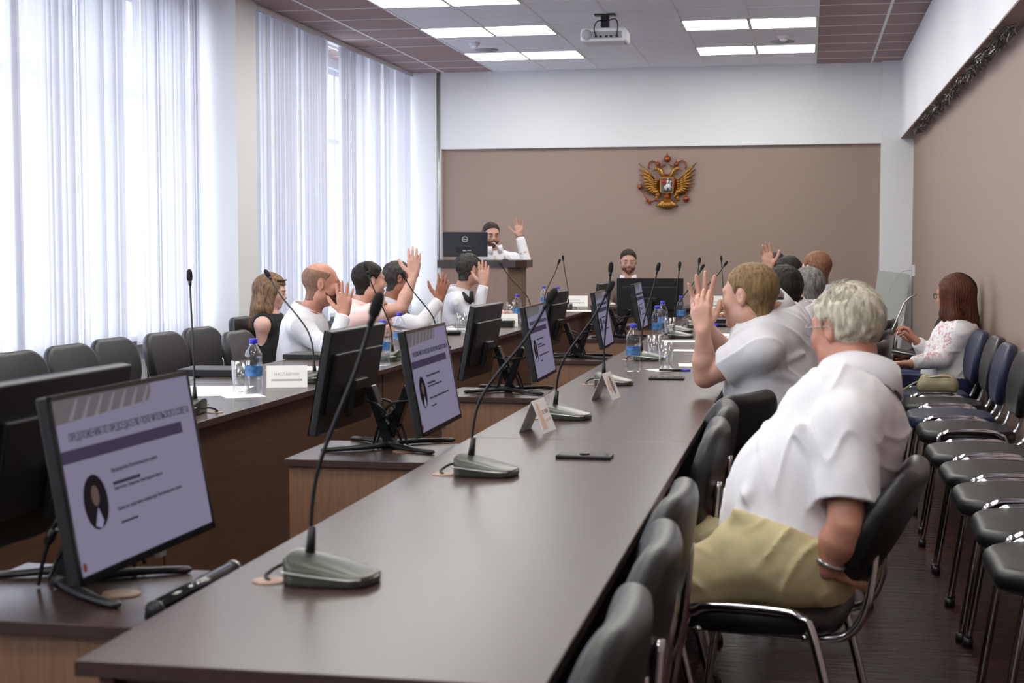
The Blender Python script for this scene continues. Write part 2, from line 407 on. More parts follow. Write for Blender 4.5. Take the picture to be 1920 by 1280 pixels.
while y < 11.3:
    if 8.52 < y < 8.66 or 8.69 < y < 8.75 or 9.98 < y < 10.1: y += .03; continue
    sp.append((y, random.uniform(.1, .5), 1)); y += random.choice((.045, .055, .06, .075, .085))
blinds('white vertical blinds with uneven gaps at the near window, left of the column', -4.76, 5.5, 11.3, sp[:99])
sp = []; y = -2.3
while y < 5.5: sp.append((y, .6, 1)); y += .085
blinds('white vertical blinds at the window beside the camera', -4.76, -2.35, 5.5, sp[:99])
sp = []; y = 11.88
while y < 13.8: sp.append((y, .25+.2*random.random(), 1)); y += .052
y = 14.22
while y < 14.75: sp.append((y, .15, 1)); y += .05
y = 14.8
while y < 16.82: sp.append((y, .2+.4*random.random(), 1)); y += random.choice((.06, .075, .085))
blinds('white vertical blinds with one narrow gap, right of the column beside the far wall', -4.525, 11.85, 16.85, sp[:99])

# lamps in the ceiling grid
def lamp(x, y, label):
    t = thing('ceiling_light', label, 'ceiling light', (x, y, CZ), 0, 'square ceiling light panels')
    MB().box((-.285, -.285, -.006), (.285, .285, -.003)).build('diffuser', M_lamp, t)
    f = MB()
    for a, b_ in (((-.298, -.298, -.008), (.298, -.284, 0)), ((-.298, .284, -.008), (.298, .298, 0)), ((-.298, -.298, -.008), (-.284, .298, 0)), ((.284, -.298, -.008), (.298, .298, 0))): f.box(a, b_)
    f.build('frame', M_grid, t)
names = ['nearest the far wall', 'second row from the far wall', 'third row from the far wall']
WN = ['fourth', 'fifth', 'sixth', 'seventh', 'eighth', 'ninth', 'tenth']
for i in range(10):
    yc = 15.569-1.8*i
    for x, s in ((XB+.3, 'left bank, window side'), (XB+.9, 'left bank, inner'), (-.832, 'right bank, inner'), (-.232, 'right bank, wall side')):
        if i >= 3 and False: continue
        lamp(x, yc, 'bright square ceiling light, %s, %s' % (s, names[i] if i < 3 else WN[i-3]+' row from the far wall'))
def detector(x, y, lab):
    t = thing('smoke_detector', 'white round smoke detector on the ceiling, '+lab, 'smoke detector', (x, y, CZ), 0, 'smoke detectors')
    MB().lathe([(.055, 0), (.055, -.02), (.045, -.03)], n=20).build('base', M_white, t)
    MB().lathe([(.035, -.03), (.035, -.05), (.02, -.06)], n=20).build('sensor', M_white, t)
detector(-3.243, 14.52, 'among the left lights'); detector(-.242, 14.6, 'among the right lights')
def vent(x, y, lab):
    t = thing('ceiling_vent', 'round grey ceiling vent disc '+lab, 'ceiling vent', (x, y, CZ), 0, 'round ceiling vents')
    MB().lathe([(.12, 0), (.12, -.008), (.1, -.014), (.03, -.012)], n=28).build('disc', mat('vent_grey', (170, 168, 168), .6), t)
    MB().lathe([(.06, -.012), (.055, -.022)], n=24).build('centre_plate', mat('vent_grey', (170, 168, 168), .6), t)
vent(-3.233, 15.05, 'behind the left smoke detector'); vent(-.264, 15.02, 'behind the right smoke detector')
# projector
t = thing('projector', 'white ceiling projector with black cables hanging from a bracket', 'projector', (-1.74, 13.0, CZ))
MB().box((-.09, -.05, -.012), (.09, .05, 0)).box((-.035, -.03, -.13), (.035, .03, -.01)).build('bracket', M_blk, t)
pb = MB().box((-.2, -.14, -.25), (.2, .16, -.13)).build('housing', M_white, t, bevel=.03, seg=3)
MB().box((-.1, -.146, -.225), (.16, -.139, -.165)).build('port_panel', mat('port_grey', (150, 150, 155), .5), t)
for q in (-.06, -.02, .03, .07, .12): MB().box((q-.012, -.15, -.215), (q+.012, -.145, -.2)).build('port', M_blk, t)
MB().lathe([(.045, 0), (.045, .006), (.0, .006)], c=(-.14, -.14, -.19), rot=(math.pi/2, 0, 0)).build('speaker_grille', mat('vent_grey', (170, 168, 168), .6), t)
MB().tube(smooth_path([(.03, -.03, -.06), (-.05, -.10, -.07), (-.075, -.16, -.14), (-.06, -.15, -.205)]), .005).build('cable', M_blk, t)
MB().tube(smooth_path([(.03, -.03, -.06), (.1, -.10, -.055), (.13, -.16, -.12), (.12, -.15, -.2)]), .005).build('cable', M_blk, t)
# garland under the beam
rs = random.Random(3); gm = MB(); y = 8.2; pth = []
while y < 15.4: pth.append((1.03+.012*math.sin(y*5), y, 2.452+.008*math.sin(y*9))); y += .12
gm.tube(pth, .006, 6)
for i in range(2600):
    f = rs.random(); q = pth[int(f*(len(pth)-1))]; q = Vector(q)+Vector((rs.uniform(-.03, .035), rs.uniform(-.06, .06), rs.uniform(-.012, .008)))
    d = Vector((rs.uniform(-1, 1), rs.uniform(-1, 1), rs.uniform(-.9, .25))).normalized()*rs.uniform(.02, .045)*(1.0 if rs.random() < .92 else 2.0)
    s_ = d.cross(Vector((rs.random(), rs.random(), rs.random()))).normalized()*.0018
    gm.add([q-s_, q+s_, q+d+s_, q+d-s_], [(0, 1, 2, 3)])
tag(gm.build('tinsel_garland', mat('tinsel', (96, 92, 88), .25, metal=.85)), 'dark silvery tinsel garland strung under the edge of the right wall beam', 'garland')

# ================================================================== EMBLEM
def emblem():
    t = thing('coat_of_arms', 'carved gilt double-headed eagle emblem with red shield on the far wall', 'emblem', (-1.555, YB+.05, 2.02))
    Z = lambda x, z, y=-.03: (x, y, z)
    for sgn in (-1, 1):
        wmb = MB()
        tips = [(.325, .235), (.318, .165), (.315, .105), (.312, .05), (.308, 0), (.29, -.045), (.265, -.08), (.235, -.105), (.2, -.12), (.165, -.125)]
        for i, (tx, tz) in enumerate(tips):
            rx, rz = .09+.012*i*.2, .035-.010*i
            rx = .13-.006*i; rz = .03-.011*i
            wmb.tube([Z(sgn*rx, rz, -.02), Z(sgn*(rx*.5+tx*.5), rz*.5+tz*.5+.004, -.05-.002*i), Z(sgn*tx, tz, -.025)], [.012, .017, .004], 8)
        for i in range(7):
            a = i/6; wmb.tube([Z(sgn*(.11), .02-.09*a, -.04), Z(sgn*(.17+.05*(1-a)), .075-.16*a, -.065)], [.012, .009], 8)
        for i in range(6):
            a = i/5; wmb.ball(Z(sgn*(.12+.01*a), .05-.13*a, -.06), (.018, .014, .014), 6)
        wmb.build('wing', M_gold, t)
        hb = MB(); hb.tube([Z(sgn*.02, .06, -.03), Z(sgn*.055, .11, -.05), Z(sgn*.075, .155, -.05), Z(sgn*.11, .17, -.05)], [.03, .024, .02, .022], 10)
        hb.ball(Z(sgn*.115, .17, -.055), (.028, .02, .022), 8); hb.tube([Z(sgn*.135, .165, -.055), Z(sgn*.165, .15, -.05), Z(sgn*.172, .138, -.05)], [.012, .007, .002], 8)
        for i in range(5): hb.tube([Z(sgn*(.05+.008*i), .10+.012*i, -.06), Z(sgn*(.085+.006*i), .09+.012*i, -.055)], [.008, .002], 6)
        hb.build('head', M_gold, t)
        cr = MB(); cr.lathe([(.022, 0), (.03, .018), (.024, .035), (.008, .045)], c=Z(sgn*.105, .2, -.05), n=12); cr.ball(Z(sgn*.105, .252, -.05), .007, 6); cr.box(Z(sgn*.105-.002, .255, -.052), Z(sgn*.105+.002, .275, -.048)); cr.build('side_crown', M_copper, t)
        rb = MB(); rb.tube([Z(sgn*.02, .215, -.02), Z(sgn*.07, .19, -.025), Z(sgn*.13, .245, -.025), Z(sgn*.17, .262, -.02), Z(sgn*.205, .24, -.02), Z(sgn*.215, .19, -.02), Z(sgn*.2, .17, -.02)], .011, 6, flat=.6); rb.build('ribbon', M_copper, t)
        lg = MB(); lg.ball(Z(sgn*.105, -.115, -.04), (.028, .024, .05), 8, rot=(0, sgn*.4, 0)); lg.ball(Z(sgn*.12, -.155, -.045), (.018, .016, .02), 6)
        for q in (-1, 0, 1): lg.tube([Z(sgn*.125+q*.012, -.165, -.05), Z(sgn*.13+q*.018, -.19, -.045)], [.007, .003], 6)
        lg.build('leg', M_gold, t); MB().ball(Z(sgn*.11, -.186, -.03), (.033, .014, .012), 8).build('claw', M_red, t)
    MB().ball(Z(0, .0, -.02), (.11, .035, .11), 10).ball(Z(0, -.14, -.025), (.045, .03, .05), 8).build('body', M_copper, t)
    sh = MB(); o_ = [(-.077, .075), (.077, .075), (.077, -.09), (.06, -.108), (.02, -.108), (0, -.122), (-.02, -.108), (-.06, -.108), (-.077, -.09)]
    sh.prism([(x, -.06, z) for x, z in o_], (0, -.022, 0)); sh.build('shield', M_gold, t, bevel=.004)
    sh = MB().prism([(x*.84, -.0825, z*.86-.004) for x, z in o_], (0, -.003, 0)); fld = sh.build('shield_field', mat('shield_dark', (74, 66, 62), .4), t)
    hm = MB(); hm.ball((.012, -.088, -.02), (.035, .006, .02), 8, rot=(0, -.5, 0)); hm.tube([(.035, -.088, 0), (.05, -.09, .028), (.058, -.09, .02)], [.013, .009, .005], 8)
    for a in ((-.02, -.03, -.035, -.075), (-.005, -.035, -.01, -.08), (.03, -.02, .055, -.05), (.02, -.03, .04, -.07)): hm.tube([(a[0], -.088, a[1]), (a[2], -.088, a[3])], [.007, .004], 6)
    hm.tube([(.008, -.09, .0), (.012, -.092, .04)], [.012, .009], 8); hm.ball((.013, -.092, .055), .009, 6); hm.build('horse', mat('relief_white', (205, 205, 205), .4), t)
    MB().ball((-.028, -.088, .022), (.03, .006, .022), 8, rot=(0, .3, 0)).build('cloak', M_red, t)
    MB().tube([(-.03, -.088, -.085), (.01, -.09, -.078), (.045, -.088, -.088), (.055, -.088, -.07)], .009, 8).build('dragon', mat('relief_green', (44, 58, 44), .4), t)
    MB().lathe([(.028, 0), (.04, .025), (.036, .05), (.015, .07)], c=Z(0, .245, -.05), n=16).ball(Z(0, .325, -.05), .01, 8).box(Z(-.003, .33, -.053), Z(.003, .362, -.047)).box(Z(-.012, .343, -.053), Z(.012, .349, -.047)).build('crown', M_copper, t)
    tl = MB()
    for i in range(9):
        a = (i-4)/4; tl.tube([Z(a*.03, -.17, -.03), Z(a*.09, -.245, -.05), Z(a*.125, -.285+.035*abs(a), -.035)], [.012, .02, .008], 8)
    for i in range(5):
        a = (i-2)/2; tl.tube([Z(a*.02, -.19, -.05), Z(a*.05, -.27, -.07)], [.01, .012], 8)
    tl.build('tail', M_gold, t)
    sc = MB(); sc.tube([Z(-.13, -.19), Z(-.2, -.2), Z(-.235, -.165), Z(-.3, -.055)], .006, 6); sc.ball(Z(-.2, -.2), .022, 6); sc.ball(Z(-.225, -.185), .018, 6)
    sc.tube([Z(-.3, -.055), Z(-.315, -.02)], [.02, .028], 8); sc.tube([Z(-.31, -.03), Z(-.338, .0)], [.012, .004], 6); sc.tube([Z(-.31, -.03), Z(-.29, .004)], [.012, .004], 6)
    sc.build('sceptre', M_copper, t)
    ob = MB().ball(Z(.215, -.175), (.034, .03, .034), 10).tube([Z(.18, -.17, -.06), Z(.25, -.17, -.06)], .006, 6).box(Z(.212, -.14, -.034), Z(.218, -.095, -.028)).box(Z(.202, -.118, -.034), Z(.228, -.112, -.028)); ob.ball(Z(.215, -.135), .01, 6); ob.build('orb', M_copper, t)
emblem()

# ================================================================== DESKS
def desk(x0, x1, y0, y1, label, inner):
    t = thing('desk', label, 'desk', ((x0+x1)/2, (y0+y1)/2, 0), 0, 'long conference desks')
    hx = (x1-x0)/2; hy = (y1-y0)/2; g = .0006
    MB().box((-hx, -hy+g, .728), (hx, hy-g, .75)).build('tabletop', M_desk, t, bevel=.0015)
    MB().box((-hx-.0005, -hy, .7285), (-hx+.0015, hy, .7485)).box((hx-.0015, -hy, .7285), (hx+.0005, hy, .7485)).build('edge_band', M_edge, t)
    if inner > 0: MB().box((hx-.05, -hy+.01, 0), (hx-.03, hy-.01, .728)).build('front_panel', M_panel, t)
    elif inner < 0: MB().box((-hx+.03, -hy+.01, 0), (-hx+.05, hy-.01, .728)).build('front_panel', M_panel, t)
    for s_ in (-1, 1):
        MB().box((-hx+.06, s_*(hy-.04)-.011, 0), (hx-.06, s_*(hy-.04)+.011, .728)).build('side_panel', M_panel, t)
    return t
cuts = [1.815, 4.215, 6.615, 9.015, 11.415, 13.76]
where = ['nearest the camera', 'second from the camera', 'middle of its row', 'second from the cross desk', 'touching the cross desk']
for i in range(5):
    desk(-.955, -.318, cuts[i], cuts[i+1], 'dark brown laminate desk of the right row, '+where[i], -1)
    desk(-2.53, -1.885, cuts[i], cuts[i+1], 'dark brown laminate desk of the left row, '+where[i], 1)
t = thing('desk', 'dark brown laminate cross desk closing the far end between both rows', 'desk', (-1.42, 14.1, 0), 0, 'long conference desks')
MB().box((-1.11, -.33, .728), (1.11, .33, .75)).build('tabletop', M_desk, t, bevel=.0015)
MB().box((-1.09, -.30, 0), (1.09, -.28, .728)).build('front_panel', M_panel, t)
for s_ in (-1, 1): MB().box((s_*1.06-.011, -.27, 0), (s_*1.06+.011, .27, .728)).build('side_panel', M_panel, t)
# low stands carrying the monitors between the rows
SY = [2.28, 4.225, 6.14, 8.25, 10.25, 12.0]
SN = ['nearest the camera', 'second from the camera', 'third from the camera', 'fourth from the camera', 'fifth from the camera', 'farthest, before the cross desk']
for i, y in enumerate(SY):
    t = thing('monitor_stand', 'low oak box stand with dark top between the desk rows, '+SN[i], 'stand', (-1.22, y+.22, 0), 0, 'low monitor stands between the desks')
    MB().box((-.31, -.22, .648), (.262, .22, .67)).build('top', M_desk, t, bevel=.0015)
    MB().box((-.3, -.205, 0), (.258, .205, .648)).build('body', M_oak, t)
    MB().lathe([(.035, .67), (.035, .6725), (.02, .6725)], c=(-.0, .0, 0), n=20).build('grommet', M_hole, t)

# ================================================================== MONITORS
SL = {}
def slide(parent):
    """the presentation slide, a thin lit sheet plus printed shapes, on the panel front (x across, z up, facing -Y)"""
    Lm = SL.setdefault('l', emit('screen_lavender', (142, 136, 162), .5)); Dk = SL.setdefault('d', emit('screen_purple', (72, 64, 88), .5)); Tx = SL.setdefault('t', emit('screen_text', (62, 56, 72), .5)); Gr = SL.setdefault('g', emit('screen_grey', (112, 108, 112), .5))
    Bk = SL.setdefault('b', emit('screen_dark', (34, 30, 34), .5)); Fc = SL.setdefault('f', emit('screen_face', (104, 84, 84), .5)); Wh = SL.setdefault('w', emit('screen_white', (150, 146, 176), .5)); Or = SL.setdefault('o', emit('screen_orange', (110, 66, 50), .5))
    s = MB().box((-.2655, -.0122, -.1495), (.2655, -.0112, .1495)).build('screen', Lm, parent)
    y = -.0126
    MB().prism([(-.2655, y, .1495), (.10, y, .1495), (.10, y, .135), (.085, y, .118), (-.2655, y, .108)], (0, .0003, 0)).build('slide_banner', Gr, s)
    st = MB()
    for k in range(7): st.prism([(-.22+k*.045, y-.0002, .111), (-.205+k*.045, y-.0002, .111), (-.175+k*.045, y-.0002, .146), (-.182+k*.045, y-.0002, .146)], (0, .0002, 0))
    st.build('slide_arches', SL.setdefault('g2', emit('screen_grey_pale', (140, 134, 144), .5)), s)
    MB().prism([(-.2655, y, .041), (.205, y, .041), (.205, y, .063), (-.2655, y, .063)], (0, .0003, 0)).build('slide_bar', Dk, s)
    text('slide_title', 'ПРЕДЛОЖЕНИЯ ПО ПРЕДСЕДАТЕЛЮ ПОПЕЧИТЕЛЬСКОГО СОВЕТА', .0195, Tx, s, (.01, y, .0765), (math.pi/2, 0, 0), fitw=.475)
    for body, x, z, sz in (('Председатель Попечительского совета', -.105, .006, .0105), ('Заместитель Губернатора Нижегородской области', -.105, -.026, .0085), ('Прошу вас представить кандидатуры Попечительского совета', -.105, -.063, .0095)):
        text('slide_text', body, sz, Tx, s, (x, y, z), (math.pi/2, 0, 0), 'LEFT', xs=.9)
    MB().prism([(-.105, y, -.017), (.0, y, -.017), (.0, y, -.011), (-.105, y, -.011)], (0, .0002, 0)).build('slide_small_text', Tx, s); MB().prism([(-.1, y, -.087), (-.035, y, -.087), (-.035, y, -.083), (-.1, y, -.083)], (0, .0002, 0)).build('slide_small_text', Tx, s)
    N = 28; e = [(-.175+.042*math.cos(2*math.pi*k/N), y, -.035+.048*math.sin(2*math.pi*k/N)) for k in range(N)]
    pt = MB().prism(e, (0, .0003, 0)).build('slide_portrait', Bk, s)
    MB().prism([(-.175+.013*math.cos(2*math.pi*k/N), y-.0003, -.024+.018*math.sin(2*math.pi*k/N)) for k in range(N)], (0, .0002, 0)).build('portrait_face', Fc, s)
    MB().prism([(-.19, y-.0003, -.075), (-.172, y-.0003, -.045), (-.16, y-.0003, -.07), (-.17, y-.0003, -.082)], (0, .0002, 0)).build('portrait_shirt', Wh, s)
    MB().prism([(-.25+.007*math.cos(2*math.pi*k/12), y, -.135+.008*math.sin(2*math.pi*k/12)) for k in range(12)], (0, .0003, 0)).build('slide_mark', Or, s)
    return s
def monitor(label, loc, rz, tilt=10*D2R, lit=False):
    t = thing('monitor', label, 'monitor', loc, rz, 'monitors on the low stands')
    piv = bpy.data.objects.new('panel', MB().box((-.2725, -.012, -.163), (.2725, .012, .159)).box((-.23, .012, -.10), (.23, .026, .09)).box((-.06, .026, -.12), (.06, .045, 0)).build('tmp', M_blk).data)
    bpy.data.objects.remove(bpy.data.objects['tmp']); COL.objects.link(piv); piv.parent = t
    md = piv.modifiers.new('bevel', 'BEVEL'); md.width = .004; md.segments = 2
    piv.location = (0, -.03, .225); piv.rotation_euler = (-tilt, 0, 0)
    if lit: slide(piv)
    else: MB().box((-.2655, -.0125, -.1495), (.2655, -.0112, .1495)).build('screen', M_blkg, piv)
    MB().box((-.2725, -.0145, -.163), (.2725, -.011, -.150)).box((-.2725, -.0145, .150), (.2725, -.011, .159)).box((-.2725, -.0145, -.163), (-.2655, -.011, .159)).box((.2655, -.0145, -.163), (.2725, -.011, .159)).build('bezel', M_blkg, piv)
    MB().prism([(.02, -.012, -.163), (.05, -.012, -.163), (.045, -.012, -.173), (.025, -.012, -.173)], (0, .01, 0)).build('power_tab', M_silver, piv)
    vg = MB()
    for k in range(9): vg.box((-.05+k*.011, .0455, -.09), (-.045+k*.011, .047, -.03))
    vg.build('vent_slots', M_blkg, piv)
    nk = MB(); pth = [(0, .045, .20), (0, .075, .12), (0, .10, .02)]
    nk.prism([(-.028, .028, .19), (-.028, .05, .20), (-.028, .125, .012), (-.028, .09, .012)], (.056, 0, 0)); nk.build('neck', M_neck, t, bevel=.004)
    ft = MB()
    for s_ in (-1, 1):
        ft.tube(smooth_path([(s_*.01, .105, .013), (s_*.05, .075, .011), (s_*.11, .0, .009), (s_*.15, -.075, .007)]), [.016]*6+[.014]*6+[.012]*6+[.006], 10, flat=.6)
    ft.tube([(-.03, .108, .013), (.03, .108, .013)], .018, 10, flat=.7); ft.build('foot', M_blk, t)
    for q, dx in ((-1, 0), (1, .02)):
        MB().tube(smooth_path([(q*.03, .03, .15), (q*.05+dx, .09, .14), (q*.035, .13, .07), (q*.02, .155, .004)]), .0042, 8).build('cable', M_blk, t)
        MB().tube([(q*.047+dx*.6, .105, .115), (q*.04, .122, .09)], .009, 8).build('cable_plug', M_blk, t)
    return t
ZS = .67
near = ['nearest pair', 'second pair from the camera', 'third pair from the camera', 'fourth pair from the camera', 'fifth pair from the camera']
MX = [(-1.185, -1.50, 2.545, 2.72), (-1.13, -1.45, 4.55, 4.53), (-1.12, -1.44, 6.42, 6.45), (-1.12, -1.46, 8.5, 8.5), (-1.12, -1.46, 10.45, 10.5)]
for i, (xr, xl, yr, yl) in enumerate(MX):
    monitor('monitor showing a purple slide, turned to the right row, %s' % near[i], (xr-.06, yr, ZS), math.pi/2+(-.02 if i == 0 else .02), lit=True)
    monitor('monitor seen from its black back, turned to the left row, %s' % near[i], (xl+.06, yl, ZS), -math.pi/2-.02)
monitor('wide black monitor seen straight from behind, in front of the man in the grey jacket', (-1.26, 12.2, ZS), math.pi, tilt=5*D2R)

# ================================================================== PODIUM
pod = thing('podium', 'wooden lectern with thick dark top beside the left end of the far wall', 'podium', (-3.1, 14.0, 0))
MB().box((-.4, -.0, 1.115), (.37, .42, 1.185)).prism([(.37, .0, 1.115), (.46, .12, 1.115), (.46, .42, 1.115), (.37, .42, 1.115)], (0, 0, .07)).build('top', M_desk, pod)
MB().box((-.37, .02, 0), (.29, .05, 1.115)).build('front_panel', M_podp, pod)
MB().prism([(.29, .02, 0), (.40, .14, 0), (.40, .40, 0), (.37, .40, 0), (.37, .15, 0), (.27, .05, 0)], (0, 0, 1.115)).build('side_panel', mat('podium_side', (116, 94, 80), .5, var=.1, vscale=10, stretch=(14, 14, .8)), pod)
MB().box((-.40, .02, 0), (-.37, .40, 1.115)).build('side_panel', M_white, pod)
# monitor on the podium with a round maker's mark
m = thing('monitor', 'black desktop monitor with round white logo on the podium, seen from behind', 'monitor', (-3.27, 14.22, 1.185), math.pi+.06)
pn = MB().box((-.22, -.02, .03), (.22, .02, .27)).build('panel', M_blkg, m, bevel=.006); pn.scale = (1, 1, 1)
MB().box((-.215, -.022, .035), (.215, -.019, .265)).build('screen', M_blkg, m)
MB().box((-.1, .02, .07), (.08, .03, .13)).build('port_recess', M_blk, m)
MB().box((-.01, .03, .085), (.02, .034, .095)).build('port', M_silver, m); MB().box((-.06, .03, .088), (-.02, .034, .096)).build('port', M_silver, m)
MB().box((-.07, -.05, 0), (.07, .06, .012)).box((-.04, -.01, .01), (.04, .02, .06)).build('base', M_silver, m)
ring = MB(); N = 32
ring.tube([(.0+.026*math.cos(2*math.pi*k/N), .0215, .2+.026*math.sin(2*math.pi*k/N)) for k in range(N+1)], .0022, 6)
ring.build('logo_ring', M_paper, m)
text('logo_text', 'DELL', .017, M_paper, m, (0, .0212, .1945), (math.pi/2, 0, math.pi), ext=.001)
MB().tube(smooth_path([(-.03, .034, .09), (.0, .06, .07), (.06, .07, .03), (.09, .06, .004)]), .004, 8).build('cable', M_blk, m)

# ================================================================== CHAIRS
def slab(sx, sz, rc, th, ed, bend, h=.006, axis='y'):
    """soft upholstered pad: rounded outline, rounded edge, slight bend"""
    def f(P):
        x, y, z = P[:, 0], P[:, 1], P[:, 2]
        if axis == 'y': u, v, w_ = x, z, y-bend*x*x
        else: u, v, w_ = x, y, z-bend*x*x+.1*np.maximum(y-.1, 0)**1*.3
        taper = 1.0-.10*np.clip((-v)/sz, 0, 1)
        u = u/taper
        qx = np.abs(u)-(sx-rc); qz = np.abs(v)-(sz-rc)
        d2 = np.sqrt(np.maximum(qx, 0)**2+np.maximum(qz, 0)**2)+np.minimum(np.maximum(qx, qz), 0)-rc
        e = ed; dy = np.abs(w_)-(th+.012*np.clip(1-(u/sx)**2-(v/sz)**2, 0, 1)-e)
        a = d2+e
        return np.sqrt(np.maximum(a, 0)**2+np.maximum(dy, 0)**2)+np.minimum(np.maximum(a, dy), 0)-e
    class F:
        k = .01; sub = False
        def d(s, P): return f(P)
        def bb(s): m = max(sx, sz)+.03; return np.array([-m, -m if axis != 'y' else -.08, -m if axis == 'y' else -.08]), np.array([m, m if axis != 'y' else .1, m if axis == 'y' else .08])
    V, Fc = sdf_mesh([F()], h); return relax(V, Fc, 1), Fc
SEAT = slab(.232, .215, .11, .032, .03, .12, axis='z'); BACK = slab(.232, .155, .12, .026, .024, .55)
def chair_proto(m, label):
    t = thing('stacking_chair', label, 'chair')
    V, Fc = SEAT; np_obj('seat', V+[0, .02, .432], Fc, m, t)
    V, Fc = BACK
    a = -12*D2R; R = np.array([[1, 0, 0], [0, math.cos(a), -math.sin(a)], [0, math.sin(a), math.cos(a)]]).T
    V2 = V.copy(); V2[:, 1] *= -1; F2 = Fc[:, ::-1]
    V2[:, 1] *= -1; F2 = Fc   # concave side faces the sitter
    np_obj('backrest', V2@R.T+[0, -.245, .67], F2, m, t)
    for s in (-1, 1):
        p = [(s*.25, .225, .012), (s*.236, .165, .40), (s*.232, .13, .455), (s*.23, .08, .468), (s*.23, -.06, .468), (s*.232, -.11, .455), (s*.236, -.145, .40), (s*.25, -.24, .012)]
        MB().tube(smooth_path(p, 5), .0115, 10, flat=1.0).build('side_frame', M_chrome, t)
        p = [(s*.16, .17, .402), (s*.16, 0, .398), (s*.16, -.15, .395), (s*.16, -.21, .41), (s*.16, -.245, .46), (s*.155, -.262, .55), (s*.15, -.272, .68)]
        MB().tube(smooth_path(p, 5), .0105, 10).build('back_support', M_chrome, t)
        for y in (.226, -.241): MB().tube([(s*.25, y, 0), (s*.249, y*.985, .03)], .0165, 10).build('foot_cap', M_blk, t)
    for y in (.13, -.12): MB().tube([(-.232, y, .41), (.232, y, .41)], .009, 8).build('crossbar', M_chrome, t)
    return t
CH = chair_proto(M_leather, 'x'); CHN = chair_proto(M_leatherb, 'x')
RY = [4.18, 4.74, 5.3, 5.86, 6.42, 7.22, 7.8, 8.4, 8.98, 9.56, 10.15]
rn = ['nearest the camera', 'second from the camera', 'third from the camera', 'fourth from the camera', 'fifth from the camera, before the gap', 'sixth from the camera, just beyond the gap', 'seventh from the camera', 'eighth from the camera', 'under the beige handbag', 'under the red-haired woman', 'beyond the red-haired woman']
for i, y in enumerate(RY):
    navy = i in (6, 8)
    place(CHN if navy else CH, (.745+.012*math.sin(i*3)-(.02 if i == 0 else 0), y, 0), math.pi/2+.03*math.sin(i*5), '%s stacking chair against the right wall, %s' % ('blue-black' if navy else 'black', rn[i]), 'chairs along the right wall')
for i, y in enumerate((8.48, 7.92, 7.36, 6.82, 6.3, 5.78, 5.26)):
    place(CH, (-3.36-.02*math.sin(i*4), y, 0), -math.pi/2-.10+.05*math.sin(i*7), 'empty black chair below the near window, %s from the column' % ['first', 'second', 'third', 'fourth', 'fifth', 'sixth', 'seventh'][i], 'chairs below the near window')
for (x, y, r, lab) in ((-.50, 1.97, 0, 'nearest the camera'), (-.50, 2.48, .03, 'second from the camera'), (-.51, 2.98, -.02, 'third from the camera'), (-.50, 4.12, .02, 'fourth from the camera, beyond the seated old man'), (-.50, 4.62, .05, 'fifth from the camera'),
                       (-.42, 5.1, -.45, 'sixth from the camera, turned towards the far wall')):
    place(CH, (x, y, 0), math.pi/2+r, 'black chair tucked under the right row, %s' % lab, 'chairs along the right desk row')
CHM = place(CH, (-.08, 3.67, 0), math.pi/2-.15, 'black chair with chrome frame carrying the old man in a white shirt')
for (x, y, rz, lab) in ((.02, 5.75, math.pi/2-.1, 'carrying the man with cropped fair hair'), (.12, 7.9, math.pi/2-.2, 'carrying the dark-haired man behind him'), (.2, 8.95, math.pi/2-.2, 'carrying the grey-haired man of the right row'), (.3, 10.3, math.pi/2-.2, 'carrying the balding red-haired man'), (.1, 11.15, math.pi/2-.2, 'carrying the dark-haired man near the far end'), (.0, 12.0, math.pi/2-.2, 'carrying the man raising his hand at the far right end')):
    place(CH, (x, y, 0), rz, 'black chair %s' % lab, 'occupied chairs of the right row')
for (x, y, rz, lab) in ((-2.98, 8.15, -math.pi/2, 'carrying the bald bearded man'), (-2.98, 9.2, -math.pi/2, 'carrying the man in a pink shirt'), (-2.98, 10.15, -math.pi/2, 'carrying the grey-haired man of the left row'), (-2.95, 11.55, -math.pi/2, 'carrying the man with the dark tie'), (-3.62, 9.85, -math.pi/2, 'carrying the long-haired young woman by the column')):
    place(CH, (x, y, 0), rz, 'black chair %s' % lab, 'occupied chairs of the left row')
place(CH, (-1.66, 14.72, 0), math.pi, 'black chair carrying the man in the grey jacket behind the cross desk')

for c_ in CHM.children:      # the backrest gives under the sitter's weight
    if c_.name.startswith('backrest'):
        pv = Vector((0, -.2, .52)); rm = Matrix.Rotation(.28, 3, 'X'); c_.rotation_euler = (.28, 0, 0); c_.location = pv-rm@pv
